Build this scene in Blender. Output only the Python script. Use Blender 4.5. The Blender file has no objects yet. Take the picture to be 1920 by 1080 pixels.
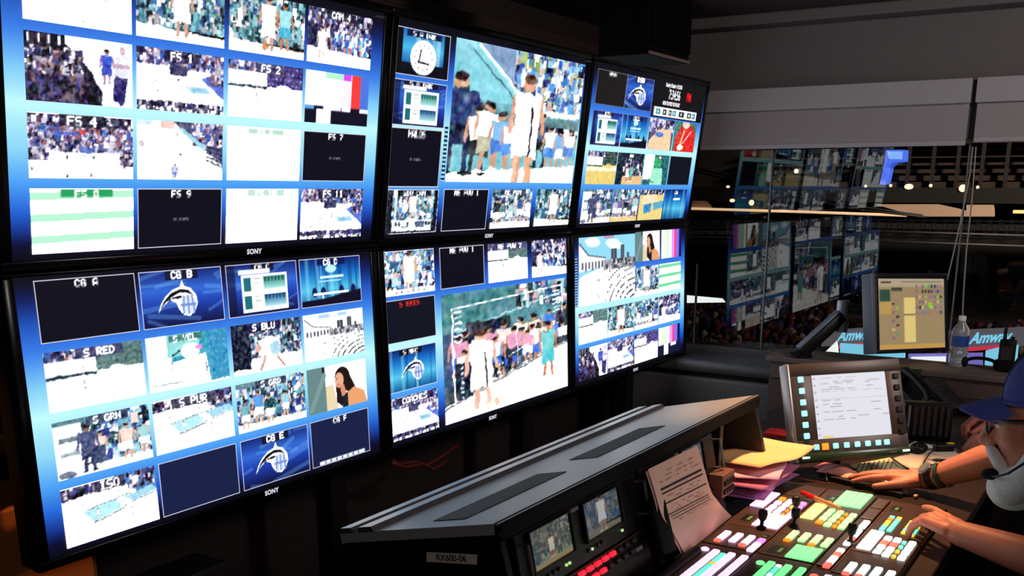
import bpy, bmesh, math, random
import numpy as np
from mathutils import Vector, Matrix

SC = bpy.context.scene
COL = SC.collection
R = math.radians
random.seed(7)

# ------------------------------------------------------------------ camera
CAM_YAW, CAM_PITCH, CAM_ROLL = 1.0036, -0.2397, 0.0033
CAM_F, CAM_PY = 1877.89, 811.91          # focal length and principal row, in pixels of the 1920x1080 frame
CAM_C = Vector((-1.2604, -2.1224, 1.56))
_f = Vector((math.sin(CAM_YAW) * math.cos(CAM_PITCH), math.cos(CAM_YAW) * math.cos(CAM_PITCH), math.sin(CAM_PITCH)))
_r = Vector((math.cos(CAM_YAW), -math.sin(CAM_YAW), 0))
_u = _r.cross(_f)
_cr, _sr = math.cos(CAM_ROLL), math.sin(CAM_ROLL)
CAM_R = _r * _cr + _u * _sr
CAM_U = _u * _cr - _r * _sr
CAM_FW = _f
cd = bpy.data.cameras.new('camera')
cam = bpy.data.objects.new('camera', cd)
COL.objects.link(cam)
M = Matrix((CAM_R, CAM_U, -CAM_FW)).transposed().to_4x4()
M.translation = CAM_C
cam.matrix_world = M
cd.sensor_width = 36.0
cd.lens = CAM_F / 1920 * 36
cd.shift_y = (CAM_PY - 540) / 1920
cd.clip_start, cd.clip_end = 0.02, 400
SC.camera = cam

# ------------------------------------------------------------------ view, world, lamps
SC.view_settings.view_transform = 'Standard'
SC.view_settings.look = 'None'
SC.view_settings.exposure = 0.0
SC.view_settings.gamma = 1.0
SC.view_settings.use_curve_mapping = False
W = bpy.data.worlds.new('world')
SC.world = W
W.use_nodes = True
W.node_tree.nodes['Background'].inputs[0].default_value = (0.02, 0.016, 0.016, 1)
W.node_tree.nodes['Background'].inputs[1].default_value = 0.1


def lamp(name, kind, loc, target, power, color, size=0.3, angle=60, blend=0.6):
    d = bpy.data.lights.new(name, kind)
    d.energy = power
    d.color = color
    if kind == 'AREA':
        d.shape = 'DISK'
        d.size = size
    if kind == 'SPOT':
        d.spot_size = R(angle)
        d.spot_blend = blend
        d.shadow_soft_size = size
    if kind == 'POINT':
        d.shadow_soft_size = size
    o = bpy.data.objects.new(name, d)
    COL.objects.link(o)
    o.location = loc
    o.rotation_euler = (Vector(target) - Vector(loc)).to_track_quat('-Z', 'Y').to_euler()
    return o


# a warm downlight over the middle of the desk, a dim one over the far end, and the arena's floodlights outside
lamp('desk_downlight', 'SPOT', (1.75, -1.25, 2.36), (1.42, -1.50, 0.75), 240, (1.0, 0.50, 0.22), 0.05, 44, 0.8)
lamp('rear_room_downlight', 'AREA', (1.6, -3.4, 2.36), (3.9, -1.5, 1.7), 46, (1.0, 0.88, 0.84), 0.5)
lamp('near_fill_light', 'AREA', (-2.2, -3.0, 2.36), (0.1, -1.2, 0.9), 12, (1.0, 0.86, 0.78), 0.4)  # added fill from behind the camera, brightens the console's dark end and its tape
lamp('floor_downlight', 'SPOT', (-0.95, -0.35, 2.3), (0.16, 0.34, 0.64), 130, (1.0, 0.40, 0.12), 0.03, 15, 0.7)
lamp('arena_floodlight', 'SPOT', (24, -12, 11), (42, -4, 3), 36000, (1.0, 0.82, 0.68), 1.0, 75, 0.6)
lamp('arena_house_light', 'AREA', (22, -14, 9), (32, -4, -3), 900, (1.0, 0.80, 0.64), 5)

# ------------------------------------------------------------------ helpers
def pix_ray(x, y):
    return CAM_R * ((x - 960) / CAM_F) + CAM_U * ((CAM_PY - y) / CAM_F) + CAM_FW


def on_z(x, y, z):
    d = pix_ray(x, y)
    return CAM_C + d * ((z - CAM_C.z) / d.z)


def on_y(x, y, Y):
    d = pix_ray(x, y)
    return CAM_C + d * ((Y - CAM_C.y) / d.y)


def on_x(x, y, X):
    d = pix_ray(x, y)
    return CAM_C + d * ((X - CAM_C.x) / d.x)


def at_d(x, y, dist):
    return CAM_C + pix_ray(x, y).normalized() * dist


def lin(c):
    return tuple((v / 12.92 if v <= 0.04045 else ((v + 0.055) / 1.055) ** 2.4) for v in c)


_mats = {}


def mat(name, rgb, rough=0.5, metal=0.0, emit=0.0, noise=0.0, scale=40.0, bump=0.0, spec=0.5, coat=0.0):
    """Principled material; rgb is the display colour of the surface. noise varies the colour, bump the surface."""
    if name in _mats:
        return _mats[name]
    m = bpy.data.materials.new(name)
    m.use_nodes = True
    nt = m.node_tree
    b = nt.nodes['Principled BSDF']
    c = lin(rgb) + (1,)
    b.inputs['Base Color'].default_value = c
    b.inputs['Roughness'].default_value = rough
    b.inputs['Metallic'].default_value = metal
    b.inputs['Specular IOR Level'].default_value = spec
    b.inputs['Coat Weight'].default_value = coat
    if emit:
        b.inputs['Emission Color'].default_value = c
        b.inputs['Emission Strength'].default_value = emit
    if noise or bump:
        tc = nt.nodes.new('ShaderNodeTexCoord')
        n = nt.nodes.new('ShaderNodeTexNoise')
        n.inputs['Scale'].default_value = scale
        n.inputs['Detail'].default_value = 4
        nt.links.new(tc.outputs['Object'], n.inputs['Vector'])
        if noise:
            mx = nt.nodes.new('ShaderNodeMix')
            mx.data_type = 'RGBA'
            mx.inputs[6].default_value = tuple(max(0, v * (1 - noise)) for v in c[:3]) + (1,)
            mx.inputs[7].default_value = tuple(min(1, v * (1 + noise)) for v in c[:3]) + (1,)
            nt.links.new(n.outputs['Fac'], mx.inputs[0])
            nt.links.new(mx.outputs[2], b.inputs['Base Color'])
        if bump:
            bp = nt.nodes.new('ShaderNodeBump')
            bp.inputs['Strength'].default_value = bump
            bp.inputs['Distance'].default_value = 0.004
            nt.links.new(n.outputs['Fac'], bp.inputs['Height'])
            nt.links.new(bp.outputs['Normal'], b.inputs['Normal'])
    _mats[name] = m
    return m


def glow(name, rgb, strength=1.0):
    return mat(name, rgb, rough=0.4, emit=strength)


class MB:
    """Collects shapes; build() links them as ONE mesh object."""

    def __init__(self):
        self.bm = bmesh.new()
        self.mi = 0

    def _mark(self, faces):
        for f in faces:
            f.material_index = self.mi

    def box(self, lo, hi, bevel=0.0, rot=None, seg=2):
        lo, hi = Vector(lo), Vector(hi)
        c, s = (lo + hi) / 2, hi - lo
        r = bmesh.ops.create_cube(self.bm, size=1.0)
        vs = r['verts']
        for v in vs:
            v.co = Vector((v.co.x * s.x, v.co.y * s.y, v.co.z * s.z))
        fs = list({f for v in vs for f in v.link_faces})
        if bevel > 0:
            es = list({e for v in vs for e in v.link_edges})
            rb = bmesh.ops.bevel(self.bm, geom=es, offset=min(bevel, min(s) * 0.49), segments=seg, affect='EDGES', profile=0.5)
            fs = list(set(rb['faces']) | {f for f in fs if f.is_valid})
            vs = list({v for f in fs for v in f.verts})
        for v in vs:
            v.co = (rot @ v.co if rot is not None else v.co) + c
        self._mark(fs)
        return self

    def obox(self, c, ex, ey, ez, s, bevel=0.0):
        """box centred at c with axes ex,ey,ez (unit vectors) and full sizes s"""
        rot = Matrix((Vector(ex), Vector(ey), Vector(ez))).transposed()
        s = Vector(s) / 2
        n0 = len(self.bm.verts)
        c = Vector(c)
        return self.box(c - s, c + s, bevel, rot)

    def poly(self, pts):
        f = self.bm.faces.new([self.bm.verts.new(p) for p in pts])
        self._mark([f])
        return self

    def prism(self, pts, off):
        off = Vector(off)
        a = [self.bm.verts.new(p) for p in pts]
        b = [self.bm.verts.new(Vector(p) + off) for p in pts]
        fs = [self.bm.faces.new(a[::-1]), self.bm.faces.new(b)]
        n = len(a)
        for i in range(n):
            fs.append(self.bm.faces.new((a[i], a[(i + 1) % n], b[(i + 1) % n], b[i])))
        self._mark(fs)
        return self

    def tube(self, pts, r, n=8, cap=True):
        pts = [Vector(p) for p in pts]
        rs = r if isinstance(r, (list, tuple)) else [r] * len(pts)
        prev = None
        ref = None
        first = None
        for i, p in enumerate(pts):
            t = (pts[min(i + 1, len(pts) - 1)] - pts[max(i - 1, 0)]).normalized()
            if ref is None:
                ref = Vector((0, 0, 1)) if abs(t.z) < 0.9 else Vector((1, 0, 0))
            x = (ref - t * ref.dot(t)).normalized()
            ref = x
            y = t.cross(x)
            ring = [self.bm.verts.new(p + (x * math.cos(2 * math.pi * k / n) + y * math.sin(2 * math.pi * k / n)) * rs[i]) for k in range(n)]
            if prev:
                self._mark([self.bm.faces.new((prev[k], prev[(k + 1) % n], ring[(k + 1) % n], ring[k])) for k in range(n)])
            else:
                first = ring
            prev = ring
        if cap:
            self._mark([self.bm.faces.new(first[::-1]), self.bm.faces.new(prev)])
        return self

    def lathe(self, prof, c, axis=(0, 0, 1), n=16, cap=True):
        """prof: (radius, height) pairs along the axis from c"""
        c = Vector(c)
        a = Vector(axis).normalized()
        x = (Vector((1, 0, 0)) if abs(a.x) < 0.9 else Vector((0, 1, 0)))
        x = (x - a * a.dot(x)).normalized()
        y = a.cross(x)
        prev = None
        first = None
        for r, h in prof:
            ring = [self.bm.verts.new(c + a * h + (x * math.cos(2 * math.pi * k / n) + y * math.sin(2 * math.pi * k / n)) * max(r, 1e-4)) for k in range(n)]
            if prev:
                self._mark([self.bm.faces.new((prev[k], prev[(k + 1) % n], ring[(k + 1) % n], ring[k])) for k in range(n)])
            else:
                first = ring
            prev = ring
        if cap:
            self._mark([self.bm.faces.new(first[::-1]), self.bm.faces.new(prev)])
        return self

    def ball(self, c, r, s=(1, 1, 1), rot=None, seg=16, rings=10):
        q = bmesh.ops.create_uvsphere(self.bm, u_segments=seg, v_segments=rings, radius=1.0)
        for v in q['verts']:
            p = Vector((v.co.x * s[0] * r, v.co.y * s[1] * r, v.co.z * s[2] * r))
            v.co = (rot @ p if rot is not None else p) + Vector(c)
        self._mark({f for v in q['verts'] for f in v.link_faces})
        return self

    def grid(self, rows):
        """rows: list of equally long lists of points"""
        vs = [[self.bm.verts.new(p) for p in row] for row in rows]
        fs = []
        for i in range(len(vs) - 1):
            for j in range(len(vs[0]) - 1):
                fs.append(self.bm.faces.new((vs[i][j], vs[i][j + 1], vs[i + 1][j + 1], vs[i + 1][j])))
        self._mark(fs)
        return self

    def build(self, name, mats, parent=None, smooth=False):
        me = bpy.data.meshes.new(name)
        bmesh.ops.recalc_face_normals(self.bm, faces=self.bm.faces)
        self.bm.to_mesh(me)
        self.bm.free()
        for m in (mats if isinstance(mats, (list, tuple)) else [mats]):
            me.materials.append(m)
        if smooth:
            me.polygons.foreach_set('use_smooth', [True] * len(me.polygons))
            if smooth != 'all':
                me.set_sharp_from_angle(angle=R(40))
        return link(name, me, parent)


def link(name, data, parent=None):
    o = bpy.data.objects.new(name, data)
    COL.objects.link(o)
    if parent is not None:
        o.parent = parent
        o.matrix_parent_inverse = parent.matrix_basis.inverted()
    return o


def tag(o, label=None, cat=None, group=None, kind=None):
    for k, v in (('label', label), ('category', cat), ('group', group), ('kind', kind)):
        if v:
            o[k] = v
    return o


def thing(name, label, cat, loc=(0, 0, 0), group=None):
    o = bpy.data.objects.new(name, None)
    COL.objects.link(o)
    o.location = loc
    o.empty_display_size = 0.05
    return tag(o, label, cat, group)


def struct(name, mb, m, parent=None, smooth=False):
    o = mb.build(name, m, parent, smooth)
    if parent is None:
        o['kind'] = 'structure'
    return o


def copy_tree(o, parent=None):
    c = o.copy()
    COL.objects.link(c)
    if parent is not None:
        c.parent = parent
    for ch in list(o.children):
        copy_tree(ch, c)
    return c


def text_mesh(txt, size, bold=0.0, depth=0.0, shear=0.0, space=1.0):
    """Mesh data of a line of lettering in the XY plane, centred on the origin."""
    cu = bpy.data.curves.new('lettering', 'FONT')
    cu.body = txt
    cu.size = size
    cu.align_x, cu.align_y = 'CENTER', 'CENTER'
    cu.offset = bold
    cu.extrude = depth
    cu.shear = shear
    cu.space_character = space
    o = bpy.data.objects.new('lettering', cu)
    COL.objects.link(o)
    bpy.context.view_layer.update()
    me = bpy.data.meshes.new_from_object(o.evaluated_get(bpy.context.evaluated_depsgraph_get()))
    bpy.data.objects.remove(o)
    bpy.data.curves.remove(cu)
    return me


def put_text(name, txt, size, c, ex, ey, m, parent, sx=1.0, **kw):
    me = text_mesh(txt, size, **kw)
    me.materials.clear()
    me.materials.append(m)
    ex, ey = Vector(ex).normalized(), Vector(ey).normalized()
    ez = ex.cross(ey)
    T = Matrix((ex * sx, ey, ez)).transposed().to_4x4()
    T.translation = Vector(c)
    me.transform(T)
    return link(name, me, parent)


# surface materials used all over
BLACK = mat('black plastic', (0.035, 0.034, 0.037), 0.45, spec=0.25, noise=0.2, scale=60)
BLACK_MATTE = mat('matt black metal', (0.045, 0.043, 0.045), 0.8, spec=0.2, noise=0.2, scale=30)
DARK = mat('dark grey plastic', (0.13, 0.13, 0.135), 0.5, noise=0.15, scale=50)
GREY = mat('grey laminate', (0.36, 0.36, 0.37), 0.42, noise=0.06, scale=25)
STEEL = mat('brushed aluminium', (0.62, 0.62, 0.63), 0.35, metal=0.9, noise=0.05, scale=80)
WHITE_INK = glow('white lettering', (0.9, 0.9, 0.92), 0.6)
PAPER = mat('white paper', (0.86, 0.82, 0.78), 0.8, noise=0.04, scale=30)
INK = mat('black ink', (0.05, 0.045, 0.05), 0.8)
RED = mat('red plastic', (0.8, 0.06, 0.05), 0.35)
# ------------------------------------------------------------------ video pictures: a small raster painter
FONT = {k: bytes.fromhex(v) for k, v in {
    '0': '3E5149453E', '1': '00427F4000', '2': '4261514946', '3': '2141454B31', '4': '1814127F10', '5': '2745454539', '6': '3C4A494930',
    '7': '0171090503', '8': '3649494936', '9': '064949291E', 'A': '7E1111117E', 'B': '7F49494936', 'C': '3E41414122', 'D': '7F4141221C',
    'E': '7F49494941', 'F': '7F09090901', 'G': '3E4149497A', 'H': '7F0808087F', 'I': '00417F4100', 'J': '2040413F01', 'K': '7F08142241',
    'L': '7F40404040', 'M': '7F020C027F', 'N': '7F0408107F', 'O': '3E4141413E', 'P': '7F09090906', 'R': '7F09192946', 'S': '4649494931',
    'T': '01017F0101', 'U': '3F4040403F', 'V': '1F2040201F', 'W': '3F4038403F', 'X': '6314081463', 'Y': '0708700807', ':': '0036360000',
    '-': '0808080808', ' ': '0000000000'}.items()}


class Canvas:
    """Painted in display colours 0..1; coordinates 0..1 with y downwards; twice oversampled."""

    def __init__(self, w, h, bg=(0, 0, 0), seed=0):
        self.w, self.h = w * 2, h * 2
        self.a = np.empty((self.h, self.w, 3))
        self.a[:] = bg
        ys, xs = np.mgrid[0:self.h, 0:self.w]
        self.X, self.Y = (xs + 0.5) / self.w, (ys + 0.5) / self.h
        self.g = np.random.default_rng(seed)
        self.asp = w / h

    def put(self, mask, c, k=1.0):
        self.a[mask] = self.a[mask] * (1 - k) + np.array(c) * k

    def rect(self, x0, y0, x1, y1, c, k=1.0):
        i0, i1 = max(0, int(round(y0 * self.h))), int(round(y1 * self.h))
        j0, j1 = max(0, int(round(x0 * self.w))), int(round(x1 * self.w))
        s = self.a[i0:i1, j0:j1]
        s[:] = s * (1 - k) + np.array(c) * k

    def ell(self, x, y, rx, ry, c, k=1.0):
        self.put(((self.X - x) / rx) ** 2 + ((self.Y - y) / ry) ** 2 < 1, c, k)

    def poly(self, pts, c, k=1.0):
        m = np.zeros_like(self.X, bool)
        n = len(pts)
        for i in range(n):
            (xa, ya), (xb, yb) = pts[i], pts[(i + 1) % n]
            if ya == yb:
                continue
            m ^= ((ya > self.Y) != (yb > self.Y)) & (self.X < (xb - xa) * (self.Y - ya) / (yb - ya) + xa)
        self.put(m, c, k)

    def line(self, x0, y0, x1, y1, t, c, k=1.0):
        dx, dy = (x1 - x0) * self.asp, y1 - y0
        L = dx * dx + dy * dy + 1e-9
        px, py = (self.X - x0) * self.asp, self.Y - y0
        s = np.clip((px * dx + py * dy) / L, 0, 1)
        self.put((px - s * dx) ** 2 + (py - s * dy) ** 2 < t * t / 4, c, k)

    def vgrad(self, stops, y0=0, y1=1, x0=0, x1=1):
        t = (self.Y[:, 0] - y0) / (y1 - y0)
        i = (self.Y[:, 0] >= y0) & (self.Y[:, 0] < y1)
        xs = [s[0] for s in stops]
        col = np.stack([np.interp(t, xs, [s[1][k] for s in stops]) for k in range(3)], 1)
        j0, j1 = int(x0 * self.w), int(x1 * self.w)
        self.a[i, j0:j1] = col[i][:, None, :]

    def crowd(self, x0, y0, x1, y1, pal, n=160, s=0.03, dark=None):
        if dark is not None:
            self.rect(x0, y0, x1, y1, dark)
        s *= .68
        for _ in range(int(n * 2.2)):
            x, y = self.g.uniform(x0, x1), self.g.uniform(y0, y1)
            c = pal[self.g.integers(len(pal))]
            q = self.g.uniform(0.5, 1.3) * s
            rx, ry = q / self.asp * self.g.uniform(0.5, 1.2), q * self.g.uniform(0.7, 1.7)
            i0, i1 = int(max(y0, y - ry) * self.h), int(min(y1, y + ry) * self.h) + 1
            j0, j1 = int(max(x0, x - rx) * self.w), int(min(x1, x + rx) * self.w) + 1
            self.a[i0:i1, j0:j1] = np.array(c) * self.g.uniform(0.8, 1.1)

    def player(self, x, y, h, top, low, skin=(0.72, 0.46, 0.32), wid=1.0, hair=(0.12, 0.08, 0.08)):
        """standing figure with its feet at (x, y), height h"""
        w = h * 0.13 / self.asp * 1.6 * wid
        leg = low if max(low) < .5 else skin
        sleeve = top if max(top) < .5 else skin
        for sx in (-1, 1):
            self.line(x + sx * w * .3, y - h * .45, x + sx * w * .45, y - h * .02, h * .075, leg)
            self.line(x + sx * w * .85, y - h * .8, x + sx * w * 1.05, y - h * .5, h * .055, sleeve)
            self.ell(x + sx * w * .5, y - h * .015, w * .32, h * .022, (.95, .95, .97) if leg is skin else (.06, .06, .08))
        self.poly([(x - w * .75, y - h * .52), (x + w * .75, y - h * .52), (x + w * .85, y - h * .26), (x, y - h * .3), (x - w * .85, y - h * .26)], low)
        self.poly([(x - w * .85, y - h * .84), (x + w * .85, y - h * .84), (x + w * .7, y - h * .5), (x - w * .7, y - h * .5)], top)
        self.ell(x, y - h * .92, w * .38, h * .075, skin)
        self.ell(x, y - h * .955, w * .38, h * .045, hair)

    def text(self, s, x, y, px=0.05, c=(1, 1, 1), plate=None, sx=1.0):
        px *= 1.2
        """lettering centred at x with its top at y; px = height of one dot row * 7"""
        d = px / 7
        dw = d / self.asp * sx
        wid = len(s) * 6 * dw
        if plate is not None:
            self.rect(x - wid * .75, y - d, x + wid * .75, y + 8 * d, plate)
        x0 = x - wid / 2
        for ch in s:
            for j, b in enumerate(FONT.get(ch, FONT[' '])):
                for i in range(7):
                    if b >> i & 1:
                        self.rect(x0 + j * dw, y + i * d, x0 + (j + 1.6) * dw, y + (i + 1.25) * d, c)
            x0 += 6 * dw

    def frame(self, c=(.86, .86, .92), t=0.018):
        tx = t / self.asp
        self.rect(0, 0, 1, t, c)
        self.rect(0, 1 - t, 1, 1, c)
        self.rect(0, 0, tx, 1, c)
        self.rect(1 - tx, 0, 1, 1, c)

    def rough(self, k=1.0, wash=0.12):
        """break up the flat shapes the way a far-off, over-bright video picture does"""
        def noise(n):
            m = self.g.normal(0, 1, (int(n) + 2, int(n * self.asp) + 2))
            y = np.linspace(0, m.shape[0] - 1.001, self.h)
            x = np.linspace(0, m.shape[1] - 1.001, self.w)
            yi, xi = y.astype(int), x.astype(int)
            fy, fx = (y - yi)[:, None], (x - xi)[None, :]
            a = m[yi][:, xi] * (1 - fx) + m[yi][:, xi + 1] * fx
            b = m[yi + 1][:, xi] * (1 - fx) + m[yi + 1][:, xi + 1] * fx
            return a * (1 - fy) + b * fy
        k0, k = k, k * np.clip((self.Y - .1) / .12, 0, 1)
        dy = noise(14) * .007 * k + noise(34) * .006 * k
        dx = (noise(14) * .007 * k + noise(34) * .006 * k) / self.asp
        iy = np.clip((self.Y + dy) * self.h, 0, self.h - 1).astype(int)
        ix = np.clip((self.X + dx) * self.w, 0, self.w - 1).astype(int)
        a = self.a[iy, ix]
        k = k0
        sh = (noise(22) * .10 + noise(48) * .07)[..., None] * k * np.clip(1.15 - a.mean(-1, keepdims=True), .0, 1)
        tint = np.stack([noise(30), noise(30), noise(30)], -1) * .04 * k
        a = a + sh + tint * np.clip(1.1 - a, 0, 1)
        self.a = np.clip(a + wash * np.sqrt(np.clip(a, 0, 1)) * (1 - np.clip(a, 0, 1)) * 1.6, 0, 1)

    def pixels(self):
        a = self.a.reshape(self.h // 2, 2, self.w // 2, 2, 3).mean((1, 3))
        return np.clip(a, 0, 1)


def screen_material():
    m = bpy.data.materials.new('video picture')
    m.use_nodes = True
    nt = m.node_tree
    b = nt.nodes['Principled BSDF']
    at = nt.nodes.new('ShaderNodeVertexColor')
    at.layer_name = 'picture'
    nt.links.new(at.outputs['Color'], b.inputs['Emission Color'])
    b.inputs['Base Color'].default_value = (0.01, 0.01, 0.012, 1)
    b.inputs['Roughness'].default_value = 0.45
    b.inputs['Specular IOR Level'].default_value = 0.3
    b.inputs['Emission Strength'].default_value = 1.0
    return m


VIDEO = screen_material()


def picture(name, pix, o, ex, ey, w, h, parent, gain=1.0, boost=1.5):
    """A picture (rows from the top) as a fine mesh whose points carry the colours; o = lower left corner."""
    H_, W_ = pix.shape[:2]
    o, ex, ey = np.array(o), np.array(ex), np.array(ey)
    u = np.linspace(0, 1, W_)
    v = np.linspace(1, 0, H_)
    P = o + ex * (u[None, :, None] * w) + ey * (v[:, None, None] * h)
    me = bpy.data.meshes.new(name)
    n = W_ * H_
    me.vertices.add(n)
    me.vertices.foreach_set('co', P.reshape(-1).astype(np.float32))
    idx = np.arange(n).reshape(H_, W_)
    q = np.stack([idx[1:, :-1], idx[1:, 1:], idx[:-1, 1:], idx[:-1, :-1]], -1).reshape(-1, 4)
    me.loops.add(q.size)
    me.loops.foreach_set('vertex_index', q.reshape(-1).astype(np.int32))
    me.polygons.add(len(q))
    me.polygons.foreach_set('loop_start', np.arange(0, q.size, 4, dtype=np.int32))
    me.update(calc_edges=True)
    c = np.clip(pix, 0, 1)
    l = np.where(c <= 0.04045, c / 12.92, ((c + 0.055) / 1.055) ** 2.4)
    l = l * gain * (1 + boost * (l.min(-1, keepdims=True) ** 4))       # pure whites burn out
    ca = me.color_attributes.new('picture', 'FLOAT_COLOR', 'POINT')
    ca.data.foreach_set('color', np.concatenate([l, np.ones((H_, W_, 1))], -1).reshape(-1).astype(np.float32))
    me.materials.append(VIDEO)
    return link(name, me, parent)


# palettes
NAVY = (.035, .04, .10)
WHT = (1, 1, 1)
P_DARK = [(.08, .07, .14), (.12, .10, .2), (.5, .45, .6), (.85, .8, .9), (.3, .2, .3), (.05, .05, .1), (.2, .2, .45), (.95, .93, 1)]
P_CROWD = [(.15, .15, .32), (.35, .35, .6), (.75, .72, .9), (.95, .9, .95), (.2, .35, .75), (.6, .35, .4), (.1, .1, .2), (.85, .8, .85)]
P_TEAL = [(.25, .5, .55), (.12, .25, .28), (.6, .85, .88), (.9, .95, .97), (.2, .35, .6), (.8, .75, .75), (.08, .12, .16), (.4, .7, .78)]
P_BLUE = [(.3, .6, .95), (.2, .35, .8), (.9, .95, 1), (.95, .8, .75), (.1, .1, .2), (.6, .85, .95), (1, 1, 1), (.15, .2, .5)]
P_SEAT = [(.25, .2, .45), (.35, .28, .6), (.2, .16, .38)]


def comet(c, x, y, s, dark=(.05, .04, .08)):
    """white-edged comet with a ball for a head, as on the club's graphic"""
    a = c.asp
    def P(pts):
        return [(x + px * s / a, y + py * s) for px, py in pts]
    outer = P([(-1.45, .62), (-1.25, .2), (-.95, -.18), (-.5, -.48), (-.02, -.62), (.12, -.95), (.24, -.62), (.62, -.5), (.95, -.1), (1.0, .35),
               (.8, .75), (.45, .95), (.05, .85), (-.2, .5), (-.3, .2), (-.7, .02), (-1.1, .3)])
    c.poly(outer, WHT)
    c.poly(P([(-1.36, .5), (-1.05, .05), (-.6, -.33), (.0, -.5), (.5, -.42), (.82, -.1), (.3, -.28), (-.1, -.3), (-.6, -.1), (-1.0, .15)]), dark)
    c.poly(P([(-.9, .08), (-.5, -.1), (.0, -.18), (.1, -.06), (-.2, .02), (-.5, -.02)]), dark)
    c.ell(x + .42 * s / a, y + .35 * s, .5 * s / a, .52 * s, (.8, .86, .98))
    for k in (-.25, 0, .25):
        c.line(x + (.42 + k) * s / a, y - .1 * s, x + (.42 + k * 1.4) * s / a, y + .8 * s, .03, (.45, .55, .85))
    c.line(x - .05 * s / a, y + .35 * s, x + .9 * s / a, y + .35 * s, .03, (.45, .55, .85))


def blue_field(c, streaks=9):
    c.vgrad([(0, (.08, .14, .45)), (.35, (.2, .42, .85)), (.6, (.12, .26, .7)), (1, (.05, .07, .25))])
    for _ in range(streaks):
        x, y = c.g.uniform(-.2, 1), c.g.uniform(0, 1)
        c.line(x, y, x + c.g.uniform(.2, .6), y + c.g.uniform(-.35, .25), c.g.uniform(.03, .09), (.45, .72, 1), .35)


def curtains(c):
    c.vgrad([(0, (.03, .12, .4)), (.3, (.08, .45, .8)), (.65, (.35, .8, .95)), (1, (.05, .35, .6))])
    for k in range(9):
        x = c.g.uniform(0, 1)
        c.rect(x, 0, x + c.g.uniform(.02, .07), 1, (.7, .95, 1) if k % 2 else (.02, .15, .45), .38)


def t_white(c, s):
    c.rect(0, 0, 1, 1, WHT)
    c.rect(.34, 0, .37, .12, (.75, .72, .7))
    for _ in range(6):
        c.ell(c.g.uniform(.1, .95), c.g.uniform(.1, .95), .012, .02, (.7, .7, .68))


def t_players(c, s, pal=P_TEAL, floor=(1, .98, .95), two=False):
    c.crowd(0, 0, 1, .8, pal, 330, .06, (.3, .5, .56))
    c.poly([(0, .78), (1, .86), (1, 1), (0, 1)], floor)
    c.player(.5, .95, .95, WHT, WHT, (.8, .6, .5))
    if two:
        c.player(.72, .9, .85, (.6, .9, .95), (.25, .7, .85))
        c.ell(.47, .85, .04, .05, (.85, .5, .3))


def t_cam(c, s):
    c.crowd(0, 0, 1, .72, P_CROWD + P_DARK, 300, .055, (.18, .2, .32))
    c.rect(0, .3, .2, .7, (.12, .12, .25))
    c.crowd(.35, .4, .95, .75, P_BLUE + [(.95, .5, .5)], 120, .06)
    c.poly([(0, .7), (1, .78), (1, 1), (0, 1)], (1, .98, .96))
    c.player(.22, .92, .6, (.95, .9, .92), WHT, (.9, .75, .7))
    c.text(s, .5, .03, .1, (1, 1, 1), (.12, .12, .2))


def t_crew(c, s):
    c.rect(0, 0, 1, 1, (1, .97, 1))
    c.poly([(0, 0), (.36, 0), (.36, .12), (.5, .3), (.62, .55), (.7, 1), (0, 1)], (.07, .05, .12))
    c.crowd(0, .2, .52, .7, P_DARK + [(.7, .55, .5)], 240, .045)
    c.crowd(0, .6, .6, .98, [(.07, .05, .12), (.25, .22, .5), (.12, .1, .2), (.4, .3, .35)], 90, .07)
    c.ell(.62, .85, .08, .2, (.05, .03, .1))
    c.rect(.8, .03, 1, .2, (.98, .93, .95))
    c.player(.745, .68, .55, (.18, .28, .8), (.2, .28, .75), (.6, .45, .6))
    c.line(.86, .5, .83, .86, .12, (.14, .14, .38))
    c.line(.92, .5, .88, .9, .12, (.14, .14, .38))
    c.poly([(.82, .2), (.97, .2), (.96, .54), (.83, .54)], (.82, .82, .95))
    c.line(.83, .36, .96, .36, .06, (.75, .6, .68))
    c.ell(.9, .13, .028, .065, (.75, .6, .65))
    for k in range(4):
        c.rect(.03 + k * .09, .03, .05 + k * .09, .16, (.9, .9, 1))


def t_court(c, s, pal=P_CROWD, floor=WHT, key=(.62, .85, .98), lab=True):
    c.rect(0, 0, 1, 1, floor)
    c.crowd(0, 0, 1, .3, pal, 260, .045, (.2, .18, .34))
    c.rect(0, .27, .36, .35, (.95, .95, 1))
    c.rect(.36, .24, .56, .4, (.2, .2, .36))
    c.poly([(.72, .42), (1, .2), (1, .74)], (.3, .4, .85))
    c.crowd(.82, .22, 1, .5, pal, 60, .045)
    c.poly([(.57, .56), (.8, .55), (.85, .66), (.6, .68)], key)
    c.ell(.68, .61, .07, .03, (.5, .75, .9))
    for _ in range(5):
        c.ell(c.g.uniform(.1, .6), c.g.uniform(.42, .75), .008, .025, (.4, .4, .5))
    c.crowd(0, .84, 1, .93, [(.12, .1, .25), (.2, .2, .5), (.9, .9, 1), (.35, .3, .4), (.08, .06, .15)], 120, .05)
    c.crowd(0, .93, 1, 1, [(1, 1, 1), (.2, .18, .3), (.9, .9, .95)], 40, .05)
    if lab:
        c.text(s, .5, .04, .11, (1, 1, 1), (.14, .12, .24))


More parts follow.
